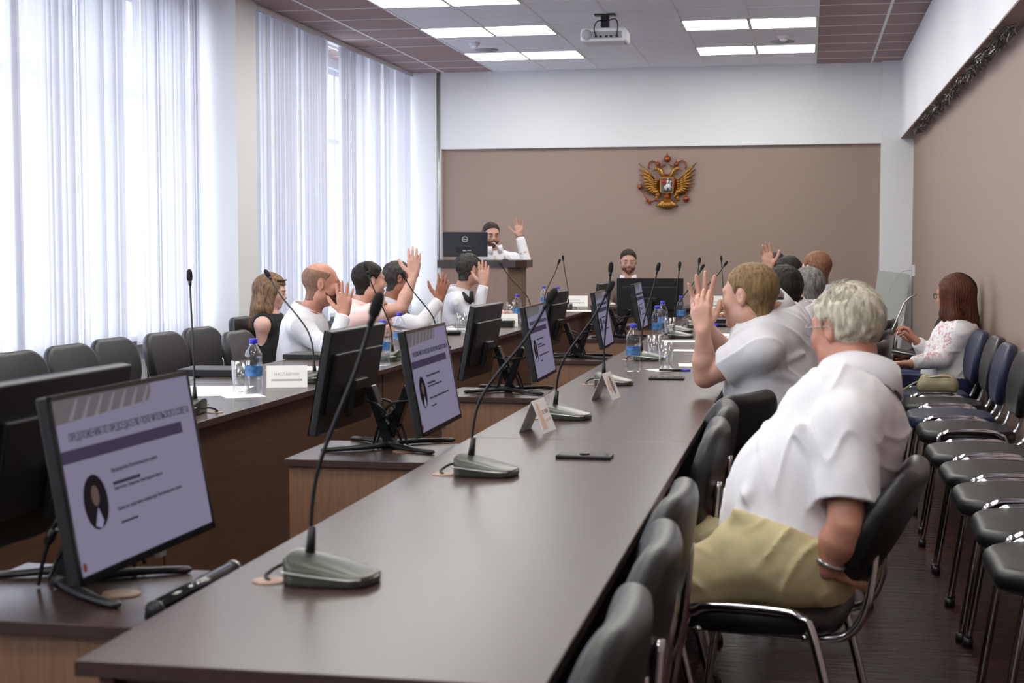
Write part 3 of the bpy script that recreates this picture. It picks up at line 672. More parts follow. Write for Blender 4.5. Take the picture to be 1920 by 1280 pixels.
# ================================================================== MICROPHONES
def mic_base_data():
    def f(P):
        x, y, z = P[:, 0], P[:, 1], P[:, 2]         # x to the front (narrow rounded end)
        u = np.clip((x+.075)/.15, 0, 1)
        hw = .062-.020*u**2; rz_ = .024-.011*u; top = rz_+(.052-.034*u**1.25-rz_)*np.sqrt(np.clip(1-(y/hw)**2, 0, 1))
        a = np.sqrt(np.maximum(np.abs(x)-.045, 0)**2+(np.maximum(np.abs(y)-hw+.03, 0))**2)-.03
        b = np.abs(x)-.075
        return np.maximum(np.maximum(a, b), np.maximum(z-top, -z+.001))
    class F:
        k = .01; sub = False
        def d(s, P): return f(P)
        def bb(s): return np.array([-.1, -.09, -.02]), np.array([.1, .09, .08])
    return sdf_mesh([F()], .0035)
MBASE = mic_base_data()
def mic(label, base, tip, rz=0.0, bow=.02):
    t = thing('gooseneck_microphone', label, 'microphone', base, 0, 'gooseneck microphones on the desks')
    V, Fc = MBASE; V = relax(V, Fc, 1); c, s = math.cos(rz), math.sin(rz); R = np.array([[c, -s, 0], [s, c, 0], [0, 0, 1]])
    np_obj('base', V@R.T, Fc, M_micb, t)
    rot = lambda p: Vector(R@np.array(p, float))
    # bright rim line, foot plate, talk button
    rim = []
    for k in range(25):
        a = -1+2*k/24
        if a < -.3: u = (a+1)/.7; p = (-.073+.11*u, -.0625+.012*u**2, .024-.010*u)
        elif a > .3: u = (a-.3)/.7; p = (.037-.11*u, .0505+.012*(u)**1, .014+.010*u)
        else: th = a/.3*math.pi/2; p = (.037+.038*math.cos(th), .0505*math.sin(th), .0135)
        rim.append(rot(p))
    MB().tube(rim, .0021, 6).build('rim', M_silver, t)
    MB().box((-.07, -.05, 0), (.05, .05, .004)).build('foot_plate', M_blk, t)
    bt = MB().box((.044, -.018, .0185), (.064, .018, .0225), rot=(0, .22, 0)).build('talk_button', M_silver, t); bt.rotation_euler = (0, 0, rz)
    root = rot((-.045, 0, .045)); tip = Vector(tip)-Vector(base); d = tip-root
    side = Vector((d.x, d.y, 0)); 
    P0 = root; P1 = root+Vector((0, 0, 1))*d.length*.30+side*.12; P2 = root+d*.66+Vector((0, 0, bow)); hd = (tip-P2).normalized()
    P3 = tip-hd*.052
    pth = smooth_path([P0, P1, P2, P3], 8)
    MB().tube([P0+Vector((0, 0, -.01)), P0+(P1-P0).normalized()*.045], [.0095, .0062], 12).build('neck_boot', M_blk, t)
    MB().tube(pth, .0036, 8).build('gooseneck', M_blk, t)
    ax = hd
    MB().tube([P3-ax*.004, P3+ax*.016], [.0052, .007], 12).build('collar', M_blk, t)
    MB().tube([P3+ax*.012, P3+ax*.016, P3+ax*.03, P3+ax*.045, P3+ax*.052, P3+ax*.055], [.006, .0095, .0105, .0095, .006, .001], 14).build('foam_head', M_foam, t)
    MB().lathe([(.028, 0), (.028, .0012), (.02, .0014)], c=rot((-.105, -.03, 0)), n=18).build('desk_grommet', M_hole, t)
    MB().tube(smooth_path([rot((-.07, .02, .018)), rot((-.1, .01, .02)), rot((-.115, -.02, .008)), rot((-.105, -.03, .001))]), .0035, 6).build('cable', M_blk, t)
    return t
def micpx(label, bp, tp, Yt, rz=0, bow=.02):
    b = bp if len(bp) == 3 else atz(bp[0], bp[1], .75)
    return mic(label, (b[0], b[1], .7503), at(tp[0], tp[1], Yt), rz, bow)
micpx('largest black gooseneck microphone, on the near end of the right desk row', (-.76, 2.335, .75), (713, 550), 2.30, -.12)
micpx('gooseneck microphone in front of the first folded name card', (-.755, 3.52, .75), (1042, 542), 3.50, -.15)
micpx('gooseneck microphone behind the first folded name card', (-.75, 4.735, .75), (1150, 528), 4.72, -.15)
micpx('gooseneck microphone behind the folded card with dark oval', (-.755, 5.96, .75), (1146, 492), 5.9, -.1)
micpx('gooseneck microphone beside the two bottles, left of the raised hands', (-.75, 7.3, .75), (1236, 493), 7.25, -.1)
micpx('gooseneck microphone just left of the raised hands, sixth on the right row', (-.75, 9.15, .75), (1275, 491), 9.1, -.1)
micpx('microphone whose head shows right above the raised fingers', (-.73, 10.4, .75), (1312, 483), 10.4, -.1)
micpx('microphone whose head touches the raised ring finger', (-.80, 9.75, .75), (1320, 496), 9.7, -.1)
micpx('leaning microphone crossing another near the cropped-haired man', (-.80, 11.55, .75), (1364, 490), 11.5, -.1)
micpx('upright microphone crossing another near the cropped-haired man', (-.64, 12.7, .75), (1352, 480), 12.7, -.1)
micpx('upright microphone at the corner of the cross desk, left of the pair of heads', (-2.15, 13.3, .75), (1055, 479), 13.2, 3.1)
micpx('leaning microphone by the far bottles of the left row', (-2.2, 12.3, .75), (1050, 486), 12.2, 3.1)
micpx('tall microphone in front of the window behind the near screen', (-2.045, 4.66, .75), (355, 505), 4.75, 3.2)
micpx('microphone in front of the long-haired young woman', (-2.02, 5.83, .75), (497, 506), 6.0, 3.2, .03)
micpx('microphone in front of the man in the pink shirt', (-2.03, 7.04, .75), (683, 494), 7.04, 3.2)
micpx('microphone leaning left in front of the grey-haired man of the left row', (-2.02, 7.9, .75), (752, 510), 7.8, 3.2, .02)
micpx('microphone leaning left between the man with tie and the podium', (-2.03, 10.8, .75), (936, 491), 10.75, 3.2)
# podium microphone
t = thing('podium_microphone', 'thin silver microphone curving from the podium to the speaker', 'microphone', at(947, 488, 14.1))
o_ = t.location; q = [Vector(p)-o_ for p in (at(947, 488, 14.1), at(945, 476, 14.1), at(936, 465, 14.2), at(928, 457, 14.25))]
MB().tube(smooth_path(q), .005, 8).build('gooseneck', M_silver, t)
MB().tube([q[3], q[3]+(q[3]-q[2]).normalized()*.035], [.007, .006], 10).build('capsule', M_silver, t)
MB().lathe([(.03, 0), (.03, .01), (.01, .015)], n=16).build('base', M_blk, t)

# ================================================================== TABLE THINGS
def bottle_proto():
    t = thing('water_bottle', 'x', 'bottle')
    prof = [(.026, 0), (.031, .004), (.032, .012), (.0295, .03), (.032, .042), (.0295, .055), (.032, .066), (.0315, .072), (.0315, .118), (.033, .124), (.030, .136), (.0325, .146), (.031, .158), (.024, .172), (.015, .186), (.0125, .192), (.0125, .2)]
    MB().lathe(prof, n=28).build('bottle_body', M_bottle, t)
    MB().lathe([(.0322, .076), (.0322, .114)], n=28, cap=False).build('label', M_label, t)
    MB().lathe([(.0150, .196), (.0155, .2), (.0155, .212), (.014, .214)], n=24).build('cap', M_blue, t)
    MB().lathe([(.017, .192), (.017, .195)], n=20).build('neck_ring', M_bottle, t)
    return t
def glass_proto():
    t = thing('drinking_glass', 'x', 'glass')
    prof = [(.0, .008), (.027, .008), (.029, .02), (.034, .125), (.0355, .125), (.0305, .012), (.028, 0), (.0, 0)]
    MB().lathe(prof, n=26, cap=False).build('glass_body', M_glass, t)
    f = MB()
    for k in range(14):
        a = 2*math.pi*k/14; f.tube([(.0290*math.cos(a), .0290*math.sin(a), .006), (.0315*math.cos(a+.12), .0315*math.sin(a+.12), .045)], [.0022, .0006], 5)
    f.build('cut_facets', M_glass, t)
    return t
BT = bottle_proto(); GL = glass_proto()
for (px_, py_, lab) in ((1187, 697, 'on the right row, in front of the clear glass'), (1232, 642, 'on the right row, front one left of the raised hands'), (1242, 628, 'on the right row, behind another, left of the raised hands'), (1277, 612, 'on the right row, beside the raised hands'),
                        (476, 742, 'on the left row, beside the glass and the white sign'), (718, 686, 'on the left row, between the second pair of monitors'), (749, 662, 'on the left row, half behind the one between the monitors'), (970, 606, 'on the left row, beside the folded hands'), (1020, 582, 'near the far end of the left row, left one'), (1046, 584, 'near the far end of the left row, right one')):
    p = atz(px_, py_, .75); place(BT, (p.x, p.y, .7502), random.random()*6, 'blue-capped water bottle '+lab, 'water bottles on the desks')
for (px_, py_, lab) in ((1248, 692, 'on a paper napkin in front of the cropped-haired man'), (1226, 676, 'half hidden behind the glass on the napkin'), (1256, 634, 'near the bottles beside the raised hands'), (452, 738, 'beside the bottle on the left row'), (866, 624, 'behind the third dark monitor on the left row'), (958, 597, 'beside the folded hands on the left row')):
    p = atz(px_, py_, .75); place(GL, (p.x, p.y, .7514), random.random()*6, 'clear cut drinking glass '+lab, 'drinking glasses on the desks')
def sheet(px_, py_, w_, d_, rz, label, cat='paper', z=.7502, m=M_paper, name='paper_sheet', grp='papers on the desks', th=.0008):
    p = atz(px_, py_, .75); t = MB().box((-w_/2, -d_/2, 0), (w_/2, d_/2, th)).build(name, m); t.location = (p.x, p.y, z); t.rotation_euler = (0, 0, rz); return tag(t, label, cat, grp)
sheet(1245, 694, .13, .13, .5, 'small white napkin under the clear glass on the right row', 'napkin', name='napkin', grp=None)
sheet(455, 742, .15, .13, .6, 'small white napkin under the glass on the left row', 'napkin', name='napkin', grp=None)
sheet(395, 728, .30, .21, .15, 'white paper sheet behind the near lit screen on the left row, upper'); sheet(385, 738, .30, .21, .35, 'white paper sheet behind the near lit screen on the left row, lower', z=.7512)
sheet(568, 690, .30, .21, .1, 'white paper sheet in front of the bald bearded man'); sheet(870, 617, .3, .21, .1, 'white paper sheet before the man with the tie')
sheet(1300, 684, .14, .2, .1, 'white paper under the cropped-haired man\'s elbow'); sheet(1283, 657, .12, .14, 0, 'white paper in front of the raised forearms'); sheet(1275, 640, .2, .2, .2, 'white paper beside the right bottles'); sheet(1375, 604, .5, .25, 0, 'white paper by the pen on the right row'); sheet(1340, 628, .22, .3, .1, 'white paper near the raised hands, under the blue pen cap')
sheet(1080, 583, .5, .25, 0, 'white paper at the far end of the left row')
def box_thing(name, c, sz, rz, m, label, cat, bevel=.003, grp=None):
    t = MB().box((-sz[0]/2, -sz[1]/2, 0), (sz[0]/2, sz[1]/2, sz[2])).build(name, m, bevel=bevel); t.location = c; t.rotation_euler = (0, 0, rz); return tag(t, label, cat, grp)
# phones
def phone(p, rz, label):
    t = thing('smartphone', label, 'phone', (p.x, p.y, .7503), rz, 'phones on the desks')
    MB().box((-.073, -.036, 0), (.073, .036, .009)).build('case', M_blk, t, bevel=.003); MB().box((-.069, -.032, .009), (.069, .032, .0096)).build('screen', M_blkg, t)
    return t
ph = phone(Vector((-.567, 3.86, 0)), -.02, 'black smartphone with a ring grip lying in front of the name cards')
ring = MB().lathe([(.014, .0096), (.014, .012), (.009, .013)], n=20).build('ring_grip', M_blk, ph)
phone(atz(1250, 711, .75), 0, 'thin black smartphone near the elbow on the right row')
# folders and boxes
p = atz(438, 706, .75); box_thing('black_folder', (p.x-.1, p.y+.1, .7502), (.32, .22, .03), .1, M_blk, 'black flat case on the left row beside the white sign', 'case')
p = atz(590, 672, .75); box_thing('black_folder', (p.x, p.y+.05, .7502), (.3, .22, .025), .05, M_blk, 'black folder by the bald man\'s elbow', 'folder')
p = atz(932, 612, .75); box_thing('black_folder', (p.x, p.y+.05, .7502), (.25, .24, .045), 0, M_blk, 'stack of black folders beside the small sign on the left row', 'folders')
p = atz(1340, 603, .75); box_thing('black_folder', (-.62, 11.0, .7502), (.42, .26, .035), .1, M_blk, 'black folder near the far hand with the pen on the right row', 'folder')
p = atz(850, 628, .75); box_thing('computer_mouse', (p.x, p.y, .7502), (.1, .06, .03), .3, M_blk, 'dark computer mouse under a hand on the left row', 'mouse', bevel=.014)
# keyboard-length black bar lying by the near stand
t = thing('soundbar', 'long glossy black bar lying on the nearest low stand beside the right desk', 'bar', (-1.075, 2.50, ZS), math.pi/2-.02)
MB().tube([(-.165, 0, .017), (.165, 0, .017)], .0165, 16).build('tube', M_blkg, t); MB().box((-.17, -.02, 0), (.17, .02, .012)).build('base', M_blk, t, bevel=.003)
for s_ in (-1, 1): MB().tube([(s_*.164, 0, .017), (s_*.17, 0, .017)], .0175, 16).build('end_cap', M_silver if s_ > 0 else M_blk, t)
# pens
def pen(px_, py_, rz, label, m=M_blk, L=.14, rr=.005):
    p = atz(px_, py_, .75); t = thing('pen', label, 'pen', (p.x, p.y, .7502+rr), rz, 'pens on the desks')
    MB().tube([(-L/2, 0, 0), (L/2-.04, 0, 0)], rr, 10).build('barrel', m, t); MB().tube([(L/2-.04, 0, 0), (L/2, 0, 0)], [rr*1.1, rr*.9], 10).build('cap', M_blue, t)
pen(1355, 613, 3.1, 'thick black marker with a blue cap on the right row', rr=.012); pen(1352, 640, 1.2, 'dark blue pen beside the raised forearm', M_blue, rr=.008); pen(1236, 672, 1.0, 'blue pen standing out behind the clear glass', M_blue); pen(1265, 696, 0, 'thin pen behind the napkin on the right row')
# name cards: folded tents
def tent(p, rz, w_, h_, d_, label, design, m=M_card):
    t = thing('name_card', label, 'name card', (p.x, p.y, .7503), rz, 'folded name cards on the desks')
    a = math.atan2(d_/2, h_); L = math.hypot(h_, d_/2)
    for s_ in (-1, 1):
        b = MB().box((-w_/2, -.0006, 0), (w_/2, .0006, L)).build('card_face', m, t); b.location = (0, s_*d_/2, 0); b.rotation_euler = (s_*a, 0, 0)
        y = s_*.0009; fl = math.pi if s_ > 0 else 0
        if design == 'name': 
            text('card_text', 'НАСТАВНИК', .016, SLT, b, (0, y, L*.55), (math.pi/2, 0, fl)); MB().box((-w_*.38, y-.0002, L*.3), (w_*.38, y+.0002, L*.38)).build('card_line', SLT, b)
        elif design == 'oval':
            N = 20; MB().prism([(.012+.016*math.cos(2*math.pi*k/N), y, L*.52+.036*math.sin(2*math.pi*k/N)) for k in range(N)], (0, s_*.0003, 0)).build('card_oval', mat('card_slate', (96, 104, 112), .4), b)
            MB().prism([(-.05, y, L*.5), (-.02, y, L*.9), (-.005, y, L*.5), (-.02, y, L*.2)], (0, s_*.0002, 0)).prism([(.03, y, L*.35), (.055, y, L*.6), (.05, y, L*.85), (.035, y, L*.7)], (0, s_*.0002, 0)).build('card_patch', mat('card_peach', (202, 170, 150), .4), b)
        elif design == 'print':
            MB().prism([(-.055, y, L*.1), (-.04, y, L*.9), (-.02, y, L*.9), (-.01, y, L*.1)], (0, s_*.0002, 0)).prism([(.0, y, L*.3), (.05, y, L*.34), (.05, y, L*.42), (.0, y, L*.38)], (0, s_*.0002, 0)).build('card_patch', mat('card_peach', (202, 170, 150), .4), b)
            text('card_text', 'СЕ ЧЕЙ', .016, mat('card_ink', (120, 84, 84), .5), b, (.02, y*1.3, L*.55), (math.pi/2, 0, fl))
SLT = mat('card_grey_ink', (150, 150, 150), .5)
tent(Vector((-.79, 4.40, 0)), math.pi/2-.12, .125, .095, .08, 'glossy folded name card with peach print, nearer of the two on the right row', 'print')
tent(Vector((-.715, 5.40, 0)), math.pi/2-.12, .125, .095, .08, 'glossy folded card with a dark oval, farther of the two on the right row', 'oval')
tent(Vector((-2.02, 5.62, 0)), math.pi/2-1.25, .16, .085, .06, 'white folded name sign beside the bottle on the left row', 'name', M_paper)
tent(Vector((-2.06, 10.25, 0)), .35, .15, .09, .07, 'small white name sign before the man with the tie', 'name', M_paper)
tent(Vector((-2.15, 13.95, 0)), .1, .25, .1, .08, 'white name sign on the left corner of the cross desk', 'name', M_paper)
tent(Vector((-.75, 13.2, 0)), .1, .22, .13, .08, 'white name sign at the far end of the right row', 'name', M_paper)
# handbag on the wall chair
hb = thing('handbag', 'small pale green leather handbag on a wall chair', 'handbag', tuple(atz(1758, 735, .487)), .05)
V, Fc = sdf_mesh([RC((-.07, 0, .045), (.07, 0, .045), .042, .042, .03), RC((-.08, 0, .03), (.08, 0, .03), .033, .033, .03), RC((-.07, 0, .075), (.07, 0, .075), .018, .018, .03)], .006, post=lambda P, d: np.maximum(d+.003*np.sin(P[:, 0]*60+P[:, 2]*30), -P[:, 2]))
np_obj('bag_body', V, Fc, mat('bag_leather', (156, 148, 118), .4, bump=.3, bscale=120), hb)
MB().tube([(-.06, -.025, .085), (0, -.03, .09), (.06, -.025, .085)], .004, 6).build('zip', M_silver, hb)
MB().tube(smooth_path([(-.10, 0, .06), (-.13, -.01, .05), (-.2, -.04, .01), (-.235, -.1, .0), (-.24, -.14, -.03)]), .005, 8).build('strap', mat('bag_leather', (156, 148, 118), .4), hb)
# open laptop-like frame and leaning boards by the far right pillar
t = thing('whiteboard', 'grey board in a slim frame leaning on the white pillar at the far right', 'board', (.83, 16.4, 0), 0)
MB().box((-.2, -.012, 0), (.12, .012, 1.06), rot=(-.2, .12, 0), piv=(0, 0, 0)).build('board', mat('board_grey', (176, 180, 178), .5), t)
MB().box((.115, -.016, 0), (.135, .016, 1.05), rot=(-.2, .12, 0), piv=(0, 0, 0)).build('frame_edge', mat('vent_grey', (170, 168, 168), .6), t)
t = thing('laptop', 'open laptop with silver edges on the lap beyond the red-haired woman', 'laptop', (.33, 9.95, .575), 1.2)
A = at(1657, 655, 9.9); o_ = A; 
t.location = A; t.rotation_euler = (0, 0, 0)
B_ = at(1722, 667, 9.75)-A; C_ = at(1701, 556, 10.2)-A
def bar(a, b, r): return MB().tube([a, b], r, 8)
MB().add([Vector((0, 0, 0)), B_, B_+Vector((.05, .32, .0)), Vector((.0, .32, 0)), Vector((0, 0, -.015)), B_+Vector((0, 0, -.015)), B_+Vector((.05, .32, -.015)), Vector((.0, .32, -.015))], [(0, 1, 2, 3), (7, 6, 5, 4), (0, 4, 5, 1), (1, 5, 6, 2), (2, 6, 7, 3), (3, 7, 4, 0)]).build('keyboard_base', M_blk, t)
mbx = MB().tube([(0, 0, 0), C_*.88, C_*.97+Vector((.02, 0, 0)), C_+Vector((.06, 0, .015))], .006, 8).tube([(0, 0, 0), B_], .005, 8); mbx.build('silver_edge', M_silver, t)
MB().tube(smooth_path([C_*.75, C_*.7+Vector((.02, 0, -.05)), B_*.35+Vector((0, 0, .1)), B_*.33+Vector((0, 0, .0))]), .002, 6).build('cable', M_card, t)
struct('trim_5', MB().box((1.095, 16.3, 1.0), (1.12, 16.38, 1.12)), M_white)
p1 = at(1711, 530, 16.3)
tag(MB().tube(smooth_path([(1.1, 16.34, 1.06), (1.0, 16.3, 1.05), (.93, 16.3, .98), (.86, 16.3, .85)]), .004, 6).build('wall_cable', M_silver), 'thin pale cable running from the wall socket by the pillar', 'cable')

# ================================================================== PEOPLE
def nz(v): v = A3(v); return v/np.linalg.norm(v)
def rotv(v, ax, a):
    v = A3(v); ax = nz(ax); return v*math.cos(a)+np.cross(ax, v)*math.sin(a)+ax*(ax@v)*(1-math.cos(a))
def hand(w, f, n, side, curls=(.1, .1, .1, .15), spread=1.0, s=1.0, thumb=1.0):
    """palm, four bent fingers of different lengths, thumb from the side of the palm"""
    w = A3(w); f = nz(f); n = A3(n); n = nz(n-f*(n@f)); t = np.cross(f, n)*(1 if side == 'R' else -1); P = []
    kn = [(.090, .029), (.095, .009), (.090, -.011), (.080, -.029)]; ln = (.072, .080, .074, .058)
    for i, (a, b) in enumerate(kn):
        k = w+(f*a+t*b)*s; st = w+(f*.012+t*b*.55)*s
        P.append(RC(st, k-f*.006*s, .0155*s, .0125*s, .012*s))
        d = nz(f+t*(.16, .04, -.06, -.2)[i]*spread); p = k; c = curls[i]; ax = np.cross(d, n)
        for j, fr in enumerate((.44, .31, .25)):
            d = rotv(d, ax, c*(1.0, 1.15, .8)[j]*-1 if False else c*(1.0, 1.15, .8)[j]); q = p+d*ln[i]*fr*s
            r0 = (.0098, .0088, .0080)[j]*s*(1 if i < 3 else .9); r1 = (.0090, .0082, .0068)[j]*s*(1 if i < 3 else .9)
            P.append(RC(p, q, r0, r1, .0045)); p = q
    P.append(RC(w+(f*.03+t*.018+n*.004)*s, w+(f*.06-t*.02+n*.004)*s, .014*s, .013*s, .012))
    b = w+(f*.022+t*.022+n*.008)*s; d = nz(f*.62+t*.78*thumb+n*.25)
    for L, r0, r1 in ((.045, .0155, .012), (.032, .0115, .0105), (.026, .0105, .008)):
        q = b+d*L*s; P.append(RC(b, q, r0*s, r1*s, .008)); b = q; d = nz(d+f*.25-t*.1)
    return P
def head_frame(az, pitch, roll=0):
    a, p = az*D2R, pitch*D2R
    fwd = np.array([math.cos(a)*math.cos(p), math.sin(a)*math.cos(p), -math.sin(p)]); rt = np.array([math.sin(a), -math.cos(a), 0.])
    up = np.cross(rt, fwd); rt = rotv(rt, fwd, roll*D2R); up = rotv(up, fwd, roll*D2R)
    return np.stack([rt, fwd, up], 1)          # columns: subject's right, forward, up
def head_prims(c, R, s=1.0, fat=0, ears=True):
    c = A3(c); W = lambda x, y, z: c+R@np.array([x, y, z])*s
    E = lambda x, y, z, a, b, d, k=.02, sub=False: EL(W(x, y, z), np.array([a, b, d])*s, R, k, sub)
    C = lambda a, b, ra, rb, k=.02: RC(W(*a), W(*b), ra*s, rb*s, k)
    P = [E(0, -.014, .034, .077, .097, .084), E(0, .022, -.02, .064+fat*.5, .070, .084, .03), E(0, .036, -.078, .044+fat, .046, .036, .035)]
    for q in (-1, 1):
        P += [E(q*.038, .056, -.028, .026+fat, .026, .03, .02), E(q*.05, .0, -.065, .018+fat, .035, .028, .03)]
    P += [C((-.034, .078, .024), (.034, .078, .024), .013, .013, .015)]
    for q in (-1, 1): P += [E(q*.031, .102, .004, .019, .016, .013, .014, True), E(q*.031, .080, .003, .0135, .0125, .0125, .003)]
    P += [C((0, .088, .02), (0, .108, -.024), .0075, .0125, .01), C((-.010, .097, -.034), (.010, .097, -.034), .009, .009, .008)]
    P += [C((-.018, .092, -.058), (.018, .092, -.058), .0075, .0075, .007), C((-.015, .0905, -.069), (.015, .0905, -.069), .008, .008, .006), C((-.016, .102, -.0635), (.016, .102, -.0635), .002, .002, .002)][:2]
    P += [E(0, .080, -.097, .02, .018, .016, .018)]
    if ears:
        for q in (-1, 1):
            Re = R@np.array(Matrix.Rotation(q*-.35, 3, 'Z')@Matrix.Rotation(-.12, 3, 'X'))
            P += [EL(W(q*.079, -.012, -.004), np.array([.0085, .017, .030])*s, Re, .006), EL(W(q*.088, -.008, .002), np.array([.006, .010, .018])*s, Re, .004, True)]
    return P, W
def noise_fn(sc, amp, seed=0):
    rs = np.random.RandomState(seed); K = rs.normal(size=(6, 3))*sc; ph = rs.uniform(0, 6.28, 6)
    def f(P):
        q = P+.02*np.sin(P[:, [1, 2, 0]]*sc*.7+seed)
        return amp*sum(np.sin(q@K[i]+ph[i]) for i in range(6))/3
    return f
def tree_all(o):
    yield o
    for c in o.children: yield from tree_all(c)
HAIRM = {}
def hairmat(name, c, c2=None): return mat(name, c, .62, spec=.25, bump=.6, bscale=160, stretch=(1, 1, .25), var=.25, vscale=90, var2=c2)
def collar(parent, nb, up, fwd, r, m, org, h=.034, gap=.35, drop=.03, name='collar', rf=1.0):
    """shirt collar: a stand round the neck and a leaf folded down over it"""
    nb = A3(nb); up = nz(up); fw = A3(fwd); fw = nz(fw-up*(fw@up)); rt = np.cross(fw, up); N = 36; vs = []; fs = []
    for i in range(N+1):
        a = gap+(2*math.pi-2*gap)*i/N; fr = max(0, math.cos(a)); d = fw*math.cos(a)*1.12+rt*math.sin(a)
        low = -.012-drop*fr**3
        for (rr, z) in ((.98, .0-.03*fr), (1.0, h-.018*fr), (1.07, h+.004-.018*fr), (1.16, h*.45-.012*fr), (1.27, low-.012)):
            vs.append(nb+d*r*rr*rf+up*z)
    k = 5
    for i in range(N):
        for j in range(k-1): fs.append((i*k+j, (i+1)*k+j, (i+1)*k+j+1, i*k+j+1))
    mb = MB().add(vs, fs, True); o = mb.build(name, m, parent, org=org)
    sd = o.modifiers.new('thick', 'SOLIDIFY'); sd.thickness = .0035
    return o
def strands(name, m, parent, org, c, R, n, r, region, length, down=.6, seed=1, s=1.0, back=.3):
    """separate hair locks lying over the scalp"""
    rs = random.Random(seed); mb = MB(); c = A3(c)
    for _ in range(n*3):
        if n <= 0: break
        v = nz([rs.gauss(0, 1), rs.gauss(0, 1), rs.gauss(0, 1)])
        if not region(v): continue
        n -= 1
        rad = np.array([.083, .103, .091])*s; off = np.array([0, -.014, .036])*s
        p = v*rad; pts = []; L = length*(.7+.6*rs.random()); cur = p.copy(); 
        d = np.array([0, 0, -1.])*down+np.array([v[0]*.5, -back, 0])+np.array([rs.gauss(0, .22), rs.gauss(0, .22), rs.gauss(0, .1)])
        for k in range(6):
            pts.append(Vector(c+R@(cur+off)))
            nn = nz(cur/rad**2); dd = nz(d-nn*(d@nn)+nn*.05*(k == 0)); cur = cur+dd*L/5
            q = np.linalg.norm(cur/rad)
            if q < 1.02+.006*k: cur = cur/q*(1.02+.006*k)
        mb.tube(pts, [r*.6, r, r, r*.9, r*.6, r*.15], 4, cap=False)
    return mb.build(name, m, parent, org=org)

